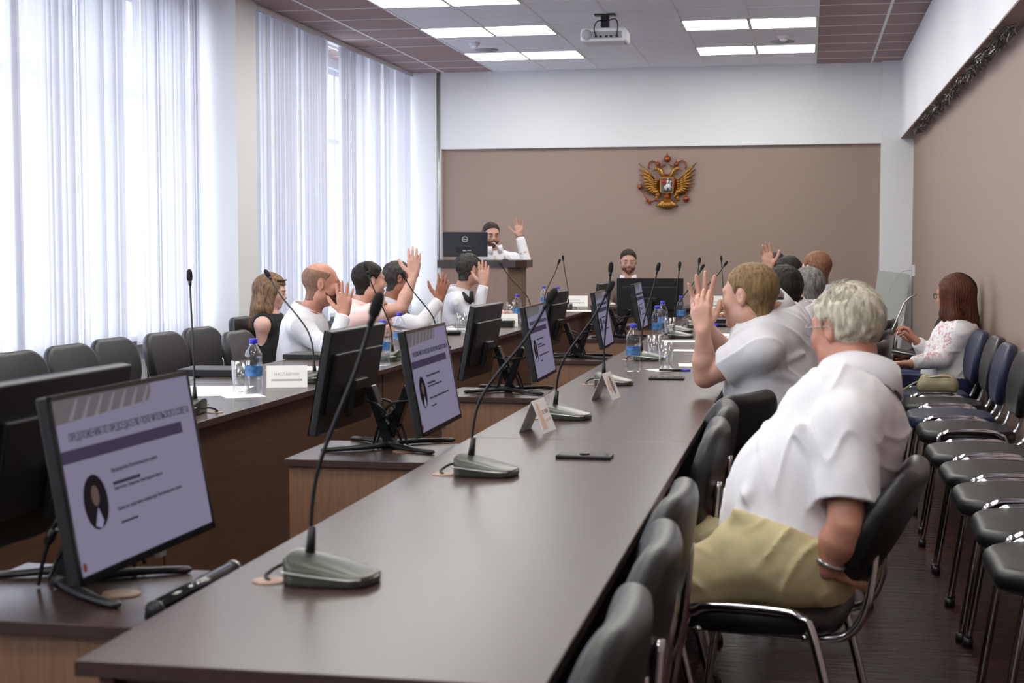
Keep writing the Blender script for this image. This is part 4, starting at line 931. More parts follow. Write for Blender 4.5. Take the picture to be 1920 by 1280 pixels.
def person(label, head, az, pitch=0, roll=0, nb=None, pel=None, taz=180, sw=.185, g=1.0, belly=0, arms=(), knees=None, feet=None, res=.006,
           skin=None, hair=None, hairstyle='short', shirt=None, sleeve='long', pants=None, fat=0, cut=None, tie=None, vest=None, jacket=None,
           glasses=None, watch=None, ring_=None, eyes=False, folds=(), wr=.0048, hs=1.0, beard=None, scoop=False, seed=1, open_collar=.35, group=None, hem=None, shoulders=None, bracelet=None, cr=0, nape=.088):
    skin = skin or M_skin; head = A3(head); nb = A3(nb); pel = A3(pel)
    root = thing('person', label, 'person', (float(pel[0]), float(pel[1]), 0)); org = (float(pel[0]), float(pel[1]), 0)
    R = head_frame(az, pitch, roll); HP, W = head_prims(head, R, hs, fat)
    up = nz(nb-pel); ta = taz*D2R; fw = np.array([math.cos(ta), math.sin(ta), 0.]); rt = nz(np.cross(fw, up)); fw = np.cross(up, rt)
    T = np.stack([rt, fw, up], 1); L = np.linalg.norm(nb-pel)
    X = lambda a, b, c_: pel+rt*a+fw*b+up*c_*L
    sh = {'R': X(sw, -.005, .87), 'L': X(-sw, -.005, .87)}
    if shoulders: sh.update({k: A3(v) for k, v in shoulders.items()})
    TR = [EL(X(0, 0, .02), (.165*g, .125*g, .13), T, .05), EL(X(0, .012+belly*.5, .33), (.150*g+belly*.35, .112*g+belly*.75, .17+belly*.3), T, .08), EL(X(0, .0, .66), (.163*g, .112*g, .19), T, .08), EL(X(0, -.005, .84), (.14*g, .09*g, .09), T, .06)]
    for k in 'RL': TR.append(RC(X(0, -.01, .895), sh[k], .050, .058, .05))
    nk_top = W(0, -.022, -.06)
    NK = [RC(nb-up*.02, nk_top, .063+fat*.3, .058+fat*.3, .03)]
    AR = []; HD = []; SL_ = []; subs = []
    for a in arms:
        k = a['s']; el = A3(a['e']); wr_ = A3(a['w'])
        AR += [RC(sh[k], el, .050*g**.5, .040, .02), RC(el, el+(wr_-el)*.35, .040, .043*g**.3, .015), RC(el+(wr_-el)*.35, wr_, .042, .0265, .015)]
        if 'f' in a: HD += hand(wr_, a['f'], a['n'], k, a.get('c', (.1, .1, .1, .15)), a.get('sp', 1.0), a.get('hs', 1.0), a.get('th', 1.0))
        if sleeve == 'long':
            end = wr_-nz(wr_-el)*.012
            SL_ += [RC(sh[k], el, .064, .053, .03), SLV(el, wr_, .053, .040, .02, end, nz(wr_-el), .031)]
            subs.append((end, nz(wr_-el), .10))
        elif sleeve == 'short':
            t_ = a.get('cut', .78); e_ = sh[k]+(el-sh[k])*(t_+.1); end = sh[k]+(el-sh[k])*t_
            SL_ += [SLV(sh[k], e_, .064*g**.4, .072*g**.4, .03, end, nz(el-sh[k]), .056*g**.4)]
            subs.append((end, nz(el-sh[k]), .12))
    LG = []; PT = []; SHO = []
    if knees is not None:
        for i, kq in enumerate(knees):
            kq = A3(kq); sg = -1 if i == 0 else 1; hip = X(sg*.09, .0, 0)*1.0; ft = A3(feet[i]) if feet is not None else np.array([kq[0]+fw[0]*.02, kq[1]+fw[1]*.02, .07])
            LG += [RC(hip, kq, .07, .05, .03), RC(kq, ft, .05, .036, .02)]
            PT += [RC(hip, kq, .098*g**.6, .072, .05), RC(kq, ft+np.array([0, 0, .02]), .072, .058, .03)]
            fd = nz([fw[0], fw[1], 0]); SHO.append([RC(ft+[0, 0, -.03]-fd*.03, ft+[0, 0, -.035]+fd*.13, .036, .034, .02)])
    V, F = sdf_mesh([p for p in TR+NK+HP+LG+AR+HD], res, post=None)
    V = relax(V, F, 1, .35); np_obj('body', V, F, skin, root, org)
    # hair
    if hairstyle in ('short', 'bald', 'thin', 'crew'):
        th = {'short': .012, 'bald': .0018, 'thin': .006, 'crew': .0065}[hairstyle]; nf = noise_fn(90, .003 if hairstyle == 'short' else .001, seed)
        def post(P, d):
            q = (P-head)@R/hs; x, y, z = q.T
            yb = np.interp(z, [-.10, -.085, -.035, -.012, .02, .045, .062, .078, .11], [-.07, -.045, -.034, .006, .020, .042, .058, .074, .12] if hairstyle != 'thin' else [-.07, -.045, -.034, .006, .014, .02, .02, .01, -.02])
            cutd = (y-yb+.004*np.sin(P[:, 0]*330+P[:, 2]*290))*.75
            if hairstyle == 'bald': cutd = np.maximum(cutd, z-.075+.25*y)
            cutd = np.maximum(cutd, -(z+nape))
            ear = -(np.sqrt(((y+.008)/.022)**2+((z-.0)/.034)**2)-1)*.022
            cutd = np.maximum(cutd, np.where(y > -.1, ear, -1))
            d = d+nf(P)
            k = .008; h_ = np.maximum(k-np.abs(d-cutd), 0)/k
            return np.maximum(d, cutd)+h_*h_*k*.25
        hp = [p.inf(th*hs) for p in HP[:2]]+[RC(W(0, -.03, -.04), W(0, -.045, -.075), .056*hs, .05*hs, .03)][:1 if nape > .08 else 0]
        V, F = sdf_mesh(hp, min(res, .005), post=post); V = relax(V, F, 1, .4); np_obj('hair', V, F, hair, root, org)
    elif hairstyle == 'long':
        nf = noise_fn(70, .003, seed)
        hp = [EL(W(0, -.018, .036), (.088, .106, .094), R, .02)]
        for q in (-1, 1):
            hp += [RC(W(q*.065, -.03, .02), W(q*.085, -.05, -.14), .036, .035, .04), RC(W(q*.085, -.05, -.14), X(q*.075, -.075, .80), .038, .022, .03), RC(W(q*.072, .02, .02), W(q*.085, .02, -.12), .022, .022, .03), RC(W(q*.085, .02, -.12), X(q*.10, .03, .86), .024, .01, .03)]
        hp += [RC(W(0, -.08, .0), X(0, -.105, .78), .06, .045, .05)]
        def post(P, d):
            q = (P-head)@R/hs; x, y, z = q.T
            face = np.maximum(np.maximum(np.abs(x)-.066, .035-y), z-.062)
            st = .0025*np.sin(np.arctan2(x, y+.01)*46+2*np.sin(z*22))
            return np.maximum(d+nf(P)*.5+st, -face)
        V, F = sdf_mesh(hp, .005, post=post); V = relax(V, F, 1, .4); np_obj('hair', V, F, hair, root, org)
    if hair is not None and eyes:
        for q in (-1, 1): MB().tube([W(q*.014, .093, .022), W(q*.032, .093, .027), W(q*.05, .078, .021)], [.003, .0042, .002], 6).build('eyebrow', hair, root, org=org)
        for q in (-1, 1): MB().tube([W(q*.02, .0925, -.001), W(q*.031, .0945, -.0035), W(q*.043, .0885, -.001)], [.001, .0022, .001], 6).build('eyelashes', M_blk, root, org=org)
        MB().tube([W(-.021, .0935, -.0635), W(0, .099, -.062), W(.021, .0935, -.0635)], [.002, .0042, .002], 8).build('lips', mat('lips', (150, 82, 76), .45), root, org=org)
    if beard is not None:
        def bpost(P, d):
            q = (P-head)@R/hs; x, y, z = q.T
            top = np.interp(y, [-.02, .02, .05, .075, .1], [-.022, -.044, -.060, -.050, -.046])+.003*np.sin(x*400+y*250)
            low = .004+np.maximum(-z-.04, 0)*.75-y+.003*np.sin(z*420+x*200)
            c1 = np.maximum(z-top, low*.8)
            mouth = -(np.sqrt((x/.026)**2+((z+.064)/.011)**2+(np.maximum(.07-y, 0)/.02)**2)-1)*.012
            return np.maximum(np.maximum(d+.0015*np.sin(P[:, 0]*700)*np.sin(P[:, 2]*700+P[:, 1]*500), c1), mouth)
        V, F = sdf_mesh([p.inf(.0022) for p in HP if not p.sub][:16], .004, post=bpost); V = relax(V, F, 1, .4); np_obj('beard', V, F, beard, root, org)
    # shirt
    if shirt is not None:
        nf = noise_fn(16, wr*.8, seed); rs_ = np.random.RandomState(seed+9); K1 = rs_.normal(size=3); K1 = nz(K1*[1, 1, .5]+up*.8)*34; K2 = nz(rs_.normal(size=3)+rt)*27; K3 = rs_.normal(size=(2, 3))*9
        def nf2(P):
            w1 = 1.9*np.sin(P@K3[0]+1)+1.1*np.sin(P@K3[1]*1.7)
            m1 = .5+.5*np.sin(P@K3[1]+2); 
            return -wr*1.5*((1-np.abs(np.sin(P@K1*.5+w1)))**3*m1+(1-np.abs(np.sin(P@K2*.5-w1*1.3)))**3*(1-m1))
        SP = [p.inf(.014) for p in TR]
        neckc = nb+up*.005
        hemz = pel+up*((-.06 if hem is None else hem))
        hems = nz(up)
        def spost(P, d):
            d = d+nf(P)+nf2(P)
            d = np.maximum(d, -((P-hemz)@hems))
            if sleeve is None:
                for k in 'RL':
                    q = (P-pel)@rt*(1 if k == 'R' else -1); d = np.maximum(d, q-sw+.005)
            q = P-neckc; ax = q@up; rad = np.sqrt(np.maximum((q*q).sum(1)-ax*ax, 0)); 
            d = np.maximum(d, np.where((rad < .12) & (ax > -.05), ax-.02, -1))
            if scoop:
                s2 = np.sqrt(((P-(nb+fw*.09-up*.02))**2).sum(1)); d = np.maximum(d, .085-s2)
            return d
        V, F = sdf_mesh(SP+SL_+list(folds), res, post=spost); V = relax(V, F, 1, .35)
        so = np_obj('shirt', V, F, shirt, root, org)
        if sleeve in ('long', 'short') and not scoop:
            collar(so, nb+up*.016, nz(nz(nk_top-nb)+up), fw*.7+R[:, 1]*.3, .073+fat*.5+cr, shirt if jacket is None else MATS.get('shirt_white'), org, h=.046, gap=open_collar)
        for end, dr, rr in subs:            # turned cuff band at each sleeve end
            r_ = .040 if sleeve == 'long' else .0735*g**.4; a_, b_ = frame(Vector(dr)); e_ = Vector(end); N = 24
            if sleeve == 'long':
                MB().tube([e_-Vector(dr)*.05, e_-Vector(dr)*.045, e_+Vector(dr)*.004, e_+Vector(dr)*.004], [r_*.98, r_*1.04, r_*.98, r_*.8], 20, cap=False).build('cuff', shirt, so, org=org)
    if jacket is not None:
        nf = noise_fn(20, .003, seed)
        def jpost(P, d):
            q = (P-pel)@T; x, y, z = q.T; v = np.maximum(.004+(z/L-.55)*.16-np.abs(x), -(y-.02))   # v: >0 inside the open front
            d = d+nf(P); d = np.maximum(d, np.where(y > .02, (z/L-.50)*.20-np.abs(x), -1)); u = P-nb; ax = u@up; d = np.maximum(d, np.where((np.sqrt(np.maximum((u*u).sum(1)-ax*ax, 0)) < .12) & (ax > -.05), ax-.018, -1))
            return d
        V, F = sdf_mesh([p.inf(.026) for p in TR]+[p.inf(.010) for p in SL_], res, post=jpost); V = relax(V, F, 1, .35); jo = np_obj('jacket', V, F, jacket, root, org)
        lp = MB()
        for q in (-1, 1):
            a0 = X(q*.055, .085, .93); a1 = X(q*.10, .125, .80); a2 = X(q*.02, .155, .52); a3 = X(q*.03, .142, .75); o2 = fw*.006
            lp.add([a0, a1, a2, a3, a0+o2, a1+o2, a2+o2, a3+o2], [(0, 1, 2, 3), (7, 6, 5, 4), (0, 4, 5, 1), (1, 5, 6, 2), (2, 6, 7, 3), (3, 7, 4, 0)])
        lp.build('lapel', jacket, jo, org=org)
    if tie is not None:
        k0 = nb+fw*.085-up*.005
        tm = MB(); tp = lambda z, y, w_: [A3(X(-w_, y, z)), A3(X(w_, y, z))]
        rows = [tp(.95, .095, .012), tp(.90, .115, .018), tp(.86, .122, .014), tp(.6, .142+belly*.6, .030), tp(.35, .150+belly, .038), tp(.28, .150+belly, .0)]
        vs = [v for r_ in rows for v in r_]; o2 = fw*.010; n0 = len(vs); vs = vs+[v+o2 for v in vs]; fs = []
        for i in range(len(rows)-1):
            fs += [(2*i+n0, 2*i+1+n0, 2*i+3+n0, 2*i+2+n0), (2*i, 2*i+n0, 2*i+2+n0, 2*i+2), (2*i+1, 2*i+3, 2*i+3+n0, 2*i+1+n0)]
        tm.add(vs, fs); tm.build('tie', tie, root, org=org)
    if pants is not None and PT:
        nf0 = noise_fn(18, .004, seed+2); K4 = nz(fw*.5+up*.7+rt*.3)*70; K5 = nz(fw-up*.4)*48
        nf = lambda P: nf0(P)-.011*(1-np.abs(np.sin(P@K4*.5+2.2*np.sin(P@K5*.35))))**3*(.5+.5*np.sin(P@K5*.4+1))
        def ppost(P, d):
            d = d+nf(P); d = np.maximum(d, (P-pel)@up-.06)
            return d
        V, F = sdf_mesh([p.inf(.026) for p in TR[:1]]+PT+list(cut or ()), max(res, .006), post=ppost); V = relax(V, F, 1, .35); po = np_obj('trousers', V, F, pants, root, org)
        for sh_ in SHO:
            V, F = sdf_mesh(sh_, .007, post=lambda P, d: np.maximum(d, .004-P[:, 2])); np_obj('shoe', V, F, M_blk, root, org)
        root['_w'] = 0; del root['_w']
    if glasses is not None:
        gm = MB(); N = 20
        for q in (-1, 1):
            gm.tube([W(q*.033+.024*math.cos(2*math.pi*k/N), .107-.006*abs(math.cos(2*math.pi*k/N)+q)*.5, .002+.018*math.sin(2*math.pi*k/N)) for k in range(N+1)], .0012*glasses[1], 5)
            gm.tube([W(q*.057, .10, .008), W(q*.078, .03, .010), W(q*.084, -.012, .012), W(q*.080, -.03, -.008)], .0015*glasses[1], 5)
        gm.tube([W(-.009, .108, .006), W(.009, .108, .006)], .0012*glasses[1], 5); gm.build('glasses', glasses[0], root, org=org)
    if watch is not None:
        for a in arms:
            if a['s'] == watch[0]:
                wv = A3(a['w']); dr = nz(wv-A3(a['e'])); p = Vector(wv-dr*watch[2]); a_, b_ = frame(Vector(dr))
                MB().tube([p+(a_*math.cos(2*math.pi*k/24)+b_*math.sin(2*math.pi*k/24))*watch[3] for k in range(25)], .006, 8, flat=1.0).build('watch', watch[1], root, org=org)
    return root, dict(X=X, W=W, up=up, fw=fw, rt=rt, sh=sh, org=org, R=R, head=head, nb=nb)

M_shw = mat('shirt_white', (212, 210, 215), .75, bump=.5, bscale=9, bdist=.03, det=1.2, sheen=.2)
M_shw2 = mat('shirt_offwhite', (202, 200, 204), .75, bump=.5, bscale=9, bdist=.03, det=1.2, sheen=.2)
M_shb = mat('shirt_greyblue', (190, 190, 202), .75, bump=.5, bscale=9, bdist=.03, det=1.2)
M_shpink = mat('shirt_pink', (238, 200, 192), .75, bump=.5, bscale=9, bdist=.03, det=1.2)
M_khaki = mat('khaki_cotton', (192, 178, 138), .8, bump=.6, bscale=9, bdist=.03, det=1.5, var=.08, vscale=9)
M_dk = mat('dark_trousers', (36, 36, 44), .8); M_navy = mat('navy_jeans', (32, 36, 72), .8, bump=.3, bscale=200)
M_blkc = mat('black_cloth', (22, 22, 24), .8); M_jack = mat('jacket_greybrown', (104, 92, 88), .8, bump=.3, bscale=200)
H_white = hairmat('hair_silver', (168, 160, 140), (206, 200, 184)); H_fair = hairmat('hair_fair', (104, 82, 54), (134, 108, 74)); H_dark = hairmat('hair_dark', (26, 21, 20), (42, 34, 31))
H_grey = hairmat('hair_grey', (88, 84, 82), (128, 124, 120)); H_red = hairmat('hair_reddish', (104, 68, 52), (134, 92, 70)); H_brn = hairmat('hair_chestnut', (66, 34, 25), (92, 50, 35)); H_lb = hairmat('hair_light_brown', (92, 68, 52), (150, 120, 92)); H_stub = hairmat('hair_cropped_brown', (124, 92, 78), (142, 106, 90)); H_beard = hairmat('beard_brown', (84, 58, 47), (106, 76, 62)); H_brown = hairmat('hair_brown', (38, 29, 26), (56, 43, 37)); H_gd = hairmat('hair_dark_grey', (44, 41, 40), (72, 68, 66))
def A(px_, py_, Y): return A3(at(px_, py_, Y))
# --- old man in the foreground, white short-sleeved shirt, khaki trousers
A1 = lambda x, y, Y: A(x, y, Y+.13)
pel = A1(1478, 1052, 3.5)
h1 = A1(1586, 618, 3.70); nb1 = A1(1602, 730, 3.62)
SHL = A1(1588, 800, 3.40); SHR = A1(1548, 795, 3.86)
def fold(a, b, r=.008, k=.03): return RC(a, b, r, r*.6, k)
F1 = [RC(A1(1628, 815, 3.62), A1(1572, 985, 3.62), .085, .10, .06), RC(A1(1470, 905, 3.60), A1(1470, 960, 3.60), .10, .09, .08), fold(A1(1590, 770, 3.42), A1(1545, 900, 3.37), .008), fold(A1(1640, 800, 3.50), A1(1600, 860, 3.42), .012), fold(A1(1500, 800, 3.38), A1(1540, 880, 3.36), .010), fold(A1(1560, 890, 3.40), A1(1480, 945, 3.37), .009), fold(A1(1430, 880, 3.42), A1(1400, 930, 3.38), .010)]
p, q = person('old silver-haired man in glasses, white short-sleeved shirt and khaki trousers, sitting sideways nearest the camera', h1, 136, 4, 0, nb=nb1, pel=pel, taz=172, sw=.20, g=1.16, belly=.035, cr=.006, hs=.90, nape=.058,
    arms=[dict(s='L', e=A1(1586, 985, 3.31), w=A1(1550, 1066, 3.33), f=A1(1590, 1100, 3.62)-A1(1546, 1062, 3.29), n=(0, 0, -1), c=(.25, .25, .25, .3), cut=.80),
          dict(s='R', e=A1(1420, 930, 4.02), w=A1(1330, 975, 3.95), f=(-1, -.2, -.3), n=(0, 0, -1), c=(.3, .3, .3, .3), cut=.7)],
    knees=[A1(1255, 1100, 3.42), A1(1290, 1020, 3.92)], feet=[(-.42, 3.5, .07), (-.46, 3.98, .07)], res=.0045, skin=M_skinr, hair=H_white, hairstyle='short', shirt=M_shw, sleeve='short', pants=M_khaki, fat=.006,
    glasses=(M_silver, 1.0), watch=('L', M_silver, .02, .034), folds=F1, shoulders={'L': SHL, 'R': SHR}, seed=3, open_collar=.45, hem=.005,
    cut=[RC(A1(1400, 960, 3.40), A1(1470, 1000, 3.36), .03, .045, .03)])
strands('hair_locks', H_white, p, q['org'], q['head'], q['R'], 1500, .0010, lambda v: (v[2] > (.45+.6*v[1]) or (v[1] < -.35 and v[2] > -.15)) and not (abs(v[0]) > .8 and v[1] > -.3), .068, seed=4, s=.885)
# --- man with cropped fair hair raising both hands
ang = A(1405, 556, 5.58)
p, q = person('man with cropped fair hair, white short-sleeved shirt, elbow on desk, both hands raised', ang, 152, 2, 0, nb=A(1440, 590, 5.66), pel=A(1466, 806, 5.68), taz=160, sw=.19, g=1.2, belly=.03,
    arms=[dict(s='L', e=A(1322, 706, 5.56), w=A(1318, 622, 5.50), f=(-.12, .12, 1), n=(.15, 1, -.1), c=(.28, .34, .42, .6), sp=.5, cut=.62, hs=1.0, th=.6),
          dict(s='R', e=A(1372, 680, 5.98), w=A(1317, 604, 5.66), f=(-.03, 0, 1), n=(.1, -1, .05), c=(.05, .04, .06, .1), sp=1.5, cut=.6, hs=1.08, th=1.3)],
    knees=[(-.46, 5.45, .52), (-.46, 5.85, .52)], res=.0045, skin=M_skin, hair=H_fair, hairstyle='crew', shirt=M_shw2, sleeve='short', pants=M_dk, fat=.004, shoulders={'L': A(1432, 655, 5.46)}, seed=8, hs=1.02,
    folds=[fold(A(1460, 680, 5.47), A(1510, 662, 5.56), .006, .03), fold(A(1455, 700, 5.47), A(1518, 722, 5.56), .006, .03)])
rg = A(1298, 542, 5.64)
MB().lathe([(.0105, -.0015), (.0112, 0), (.0105, .0015)], c=tuple(A(1296, 541, 5.66)), n=16, cap=False).build('ring', M_gold, p, org=q['org'])
# --- the rest of the right row
def seated(label, hp, Y, az, nbp, pelp, taz=170, arms=None, dx=0, **k):
    pel = A(*pelp, Y); nb = A(*nbp, Y); f = np.array([math.cos(taz*D2R), math.sin(taz*D2R), 0]); r_ = np.array([math.sin(taz*D2R), -math.cos(taz*D2R), 0])
    if arms is None:
        arms = []
        for s_, sg in (('R', 1), ('L', -1)):
            e = nb+r_*.21*sg+f*.12; e[2] = .84; w_ = e+f*.2-r_*.10*sg; w_[2] = .80
            arms.append(dict(s=s_, e=e, w=w_, f=f-r_*.4*sg, n=(0, 0, -1), c=(.2, .2, .2, .2)))
    kn = [pel-r_*.12+f*.40, pel+r_*.12+f*.40]
    for q_ in kn: q_[2] = .53
    return person(label, A(*hp, Y+k.pop('hdy', 0)), az, nb=nb, pel=pel, taz=taz, arms=arms, knees=k.pop('knees', kn), **k)
def farm(sg, nb, f, r_, **k): pass
seated('dark-haired man in a pale shirt seated just beyond the fair cropped-haired man', (1468, 547), 7.75, 118, (1488, 592), (1530, 700), 150, res=.006, hair=H_dark, hairstyle='short', shirt=M_shw2, pants=M_dk, skin=M_skinr, seed=11, fat=.006, hs=1.06, pitch=6)
seated('grey-haired man wearing glasses and a bluish shirt, third of the right row', (1512, 541), 8.85, 138, (1530, 590), (1550, 690), 160, res=.006, hair=H_grey, hairstyle='short', shirt=M_shb, pants=M_dk, glasses=(M_silver, 1.3), skin=M_skinr, seed=12)
seated('man with short reddish hair and bare forehead, farther down the right row', (1530, 506), 10.3, 130, (1545, 552), (1560, 660), 160, res=.006, hair=H_red, hairstyle='crew', shirt=M_shb, pants=M_dk, skin=M_skinp, seed=13, hs=1.05)
seated('dark-haired man mostly hidden between two others near the far right end', (1476, 512), 11.2, 140, (1488, 552), (1500, 640), 165, res=.007, hair=H_dark, hairstyle='short', shirt=M_blkc, pants=M_dk, seed=14)
r7a = [dict(s='R', e=A(1420, 560, 11.8), w=A(1444, 502, 11.75), f=(-.25, 0, 1), n=(0, -1, .1), c=(.12, .14, .2, .25), sp=.5, hs=1.15), dict(s='L', e=A(1392, 602, 11.55), w=A(1372, 594, 11.6), f=(-1, 0, .3), n=(0, 0, -1), c=(.5, .5, .6, .6))]
seated('dark-suited man at the far right end raising his palm above the other heads', (1449, 503), 12.05, 150, (1462, 545), (1470, 640), 175, arms=r7a, res=.006, hair=H_dark, hairstyle='short', shirt=M_blkc, pants=M_dk, seed=15)
# --- left row
Y = 8.35
p, q = seated('bald bearded man in a white shirt raising a hand beside his face', (604, 533), Y, 22, (574, 592), (560, 720), 10, res=.005, hair=H_stub, hairstyle='bald', beard=H_beard, shirt=M_shw, pants=M_dk, skin=M_skinr, g=1.1, fat=.005, hs=1.06, seed=21, ring_=1,
    arms=[dict(s='R', e=A(622, 662, 8.12), w=A(645, 590, 8.22), f=(-.02, .1, 1), n=(-.1, 1, 0), c=(.10, .06, .06, .12), sp=1.4, hs=1.12, th=1.1), dict(s='L', e=A(620, 668, 8.62), w=A(665, 672, 8.5), f=(1, -.4, -.1), n=(0, 0, -1), c=(.2, .2, .2, .2))])
seated('dark-haired man in a pink short-sleeved shirt stretching his arm up', (693, 527), 9.3, 38, (672, 578), (655, 700), 15, res=.006, hair=H_dark, hairstyle='short', shirt=M_shpink, sleeve='short', pants=M_dk, skin=M_skin, g=1.12, fat=.006, seed=22,
    arms=[dict(s='R', e=A(752, 578, 9.1), w=A(775, 518, 9.2), f=(.02, .1, 1), n=(-.3, 1, 0), c=(.12, .1, .1, .15), sp=.5, hs=1.1, cut=.7), dict(s='L', e=A(745, 632, 9.5), w=A(790, 630, 9.3), f=(1, -.3, -.1), n=(0, 0, -1), c=(.2, .2, .2, .2), cut=.75)])
seated('grey-haired man in glasses and white long-sleeved shirt raising a tanned hand', (748, 522), 10.25, 28, (728, 572), (720, 690), 15, res=.006, hair=H_gd, hairstyle='short', shirt=M_shw2, pants=M_dk, skin=M_skint, glasses=(M_blk, 1.3), seed=23,
    arms=[dict(s='R', e=A(788, 612, 9.95), w=A(823, 562, 10.05), f=(.22, .1, 1), n=(-.6, .8, 0), c=(.12, .1, .1, .15), sp=.8, hs=1.1), dict(s='L', e=A(800, 632, 10.35), w=A(848, 622, 10.0), f=(1, -.3, -.1), n=(0, 0, -1), c=(.25, .25, .25, .25))])
p, q = seated('man in a light shirt and dark loosened tie holding a palm before his face', (880, 505), 11.65, 48, (862, 552), (858, 660), 15, res=.006, hair=H_gd, hairstyle='short', shirt=M_shw, pants=M_dk, skin=M_skin, beard=None, seed=24, hs=1.02,
    arms=[dict(s='R', e=A(893, 600, 11.45), w=A(907, 534, 11.5), f=(-.02, .1, 1), n=(-.2, 1, 0), c=(.08, .06, .06, .1), sp=.5, hs=1.12), dict(s='L', e=A(905, 600, 11.85), w=A(940, 588, 11.6), f=(1, -.4, .2), n=(0, 0, -1), c=(.6, .6, .6, .6))])
MB().tube([Vector(A(868, 548, 11.46)), Vector(A(876, 560, 11.42)), Vector(A(884, 568, 11.42))], [.01, .022, .016], 8).tube([Vector(A(884, 546, 11.44)), Vector(A(884, 566, 11.42))], [.016, .022], 8).build('loosened_tie', M_blkc, p, org=q['org'])
p, q = seated('young woman with long light brown hair and black sleeveless top by the column', (510, 545), 9.9, 12, (506, 592), (498, 700), 5, pitch=14, res=.006, hair=H_lb, hairstyle='long', shirt=M_blkc, sleeve=None, pants=M_dk, skin=M_skinp, g=.85, sw=.16, hs=.95, seed=25, eyes=True,
    arms=[dict(s='R', e=A(492, 655, 9.8), w=A(520, 672, 9.85), f=(1, .2, 0), n=(0, 0, -1), c=(.3, .3, .3, .3)), dict(s='L', e=A(512, 655, 10.1), w=A(535, 668, 10.0), f=(1, -.2, 0), n=(0, 0, -1), c=(.3, .3, .3, .3))])
W = q['W']; MB().tube([W(-.08, .03, .085), W(-.05, .07, .098), W(0, .085, .104), W(.05, .07, .098), W(.08, .03, .085)], .006, 6).build('sunglasses', M_blk, p, org=q['org'])
# --- speaker behind the podium
Y = 14.62
person('bearded man in white shirt and pale tie standing behind the podium, palm raised', A(921, 440, Y), -62, 9, 0, nb=A(927, 472, Y), pel=A(926, 575, Y+.05), taz=-75, sw=.19, g=1.05,
    arms=[dict(s='L', e=A(987, 492, 14.45), w=A(975, 444, 14.5), f=(-.08, 0, 1), n=(0, -1, 0), c=(.12, .1, .12, .15), sp=1.2, hs=1.12), dict(s='R', e=A(880, 520, 14.6), w=A(893, 518, 14.4), f=(.2, -1, 0), n=(0, 0, -1))],
    knees=[A(920, 650, Y), A(934, 650, Y)], feet=[(-3.2, 14.7, .07), (-3.0, 14.7, .07)], res=.006, hair=H_brown, hairstyle='crew', beard=H_beard, shirt=M_shw, pants=M_dk, skin=M_skin, tie=mat('tie_pale', (180, 176, 160), .6), eyes=True, hs=1.04, watch=('L', M_blkc, .005, .034), seed=31)
# --- chairman
Y = 14.95
person('bearded man in clear glasses and grey-brown jacket seated at the cross desk, looking down', A(1178, 490, Y), -80, 9, 0, nb=A(1178, 527, Y), pel=A(1180, 620, Y+.05), taz=-85, sw=.19, g=1.0,
    arms=[dict(s='L', e=A(1222, 572, 14.75), w=A(1200, 578, 14.5), f=(-.7, -1, 0), n=(0, 0, -1), c=(.3, .3, .3, .3)), dict(s='R', e=A(1135, 572, 14.75), w=A(1150, 577, 14.5), f=(.7, -1, 0), n=(0, 0, -1), c=(.3, .3, .3, .3))],
    knees=[A(1165, 625, 14.45), A(1195, 625, 14.45)], feet=[(-1.75, 14.5, .07), (-1.5, 14.5, .07)], res=.006, hair=H_brown, hairstyle='crew', beard=H_beard, shirt=M_shw, jacket=M_jack, pants=M_dk, skin=M_skin, eyes=True, glasses=(M_silver, 1.0), seed=32, open_collar=.5)
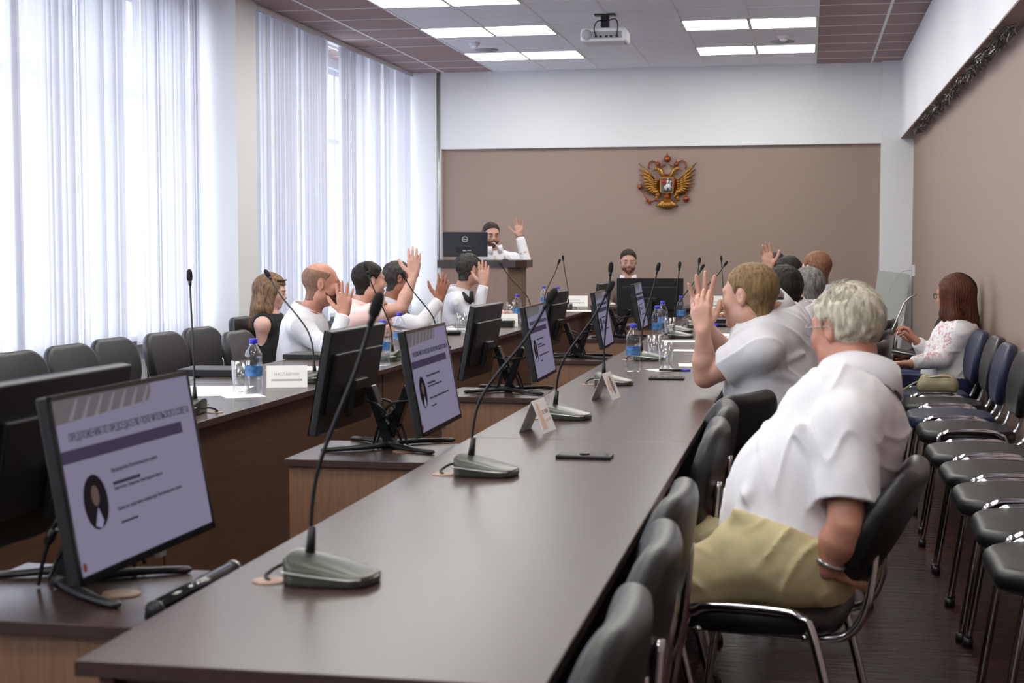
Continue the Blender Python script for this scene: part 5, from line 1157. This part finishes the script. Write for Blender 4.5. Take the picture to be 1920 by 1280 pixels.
# --- women at the right wall
p, q = person('red-haired woman in a white floral blouse and jeans, seated by the right wall looking away', A(1787, 553, 9.45), 143, 6, 0, nb=A(1797, 612, 9.45), pel=A(1788, 722, 9.45), taz=172, sw=.165, g=1.12, belly=.04,
    arms=[dict(s='L', e=A(1768, 672, 9.25), w=A(1708, 682, 9.2), f=(-1, .1, .0), n=(0, 0, -1), c=(.4, .4, .4, .5)), dict(s='R', e=A(1735, 660, 9.75), w=A(1718, 640, 9.7), f=(-.4, 0, .6), n=(0, 0, -1), c=(.6, .6, .6, .6))],
    knees=[A(1665, 722, 9.25), A(1680, 712, 9.6)], feet=[(.25, 9.3, .07), (.28, 9.6, .07)], res=.006, hair=H_brn, hairstyle='long', shirt=M_shw, pants=M_navy, skin=M_skinr, hem=-.12, glasses=(M_blk, 1.5), seed=41, scoop=False)
for c_ in p.children:
    if c_.name.startswith('shirt'):
        me = c_.data; at_ = me.color_attributes.new('print', 'FLOAT_COLOR', 'POINT'); co = np.zeros(len(me.vertices)*3); me.vertices.foreach_get('co', co); co = co.reshape(-1, 3)+np.array(q['org'])
        cc = A(1728, 622, 9.35); f_ = np.clip(1-np.linalg.norm((co-cc)*[.8, .8, 1], axis=1)/.24, 0, 1); f_ = np.clip(f_*4, 0, 1)*((co-A3(q['nb']))@q['fw'] > .02)
        at_.data.foreach_set('color', np.stack([f_, f_, f_, f_*0+1], 1).astype(np.float32).ravel())
        bl = mat('floral_blouse', (222, 220, 222), .75); me.materials.clear(); me.materials.append(bl); nt = bl.node_tree; pr = nt.nodes['Principled BSDF']
        an = nt.nodes.new('ShaderNodeAttribute'); an.attribute_name = 'print'; vo = nt.nodes.new('ShaderNodeTexNoise'); vo.inputs['Scale'].default_value = 26
        r1 = nt.nodes.new('ShaderNodeValToRGB'); r1.color_ramp.elements[0].position = .5; r1.color_ramp.elements[1].position = .62; mu = nt.nodes.new('ShaderNodeMath'); mu.operation = 'MULTIPLY'
        mx = nt.nodes.new('ShaderNodeMix'); mx.data_type = 'RGBA'; mx.inputs[6].default_value = srgb(222, 220, 222); mx.inputs[7].default_value = srgb(200, 148, 156)
        nt.links.new(vo.outputs[0], r1.inputs[0]); nt.links.new(r1.outputs[0], mu.inputs[0]); nt.links.new(an.outputs['Fac'], mu.inputs[1]); nt.links.new(mu.outputs[0], mx.inputs[0]); nt.links.new(mx.outputs[2], pr.inputs['Base Color'])
person('dark-haired woman partly hidden beyond the red-haired woman at the right wall', A(1790, 549, 10.1), 165, 8, 0, nb=A(1790, 600, 10.1), pel=A(1788, 705, 10.1), taz=176, sw=.16, g=.95,
    arms=[dict(s='L', e=A(1745, 660, 9.95), w=A(1716, 646, 9.9), f=(-.5, 0, .6), n=(0, 0, -1), c=(.6, .6, .6, .6)), dict(s='R', e=A(1745, 660, 10.3), w=A(1700, 668, 10.25), f=(-1, 0, 0), n=(0, 0, -1), c=(.3, .3, .3, .3))],
    knees=[A(1668, 692, 10.0), A(1672, 690, 10.3)], feet=[(.25, 10.0, .07), (.28, 10.3, .07)], res=.007, hair=H_dark, hairstyle='long', shirt=M_blkc, pants=M_blkc, skin=M_skint, seed=42)
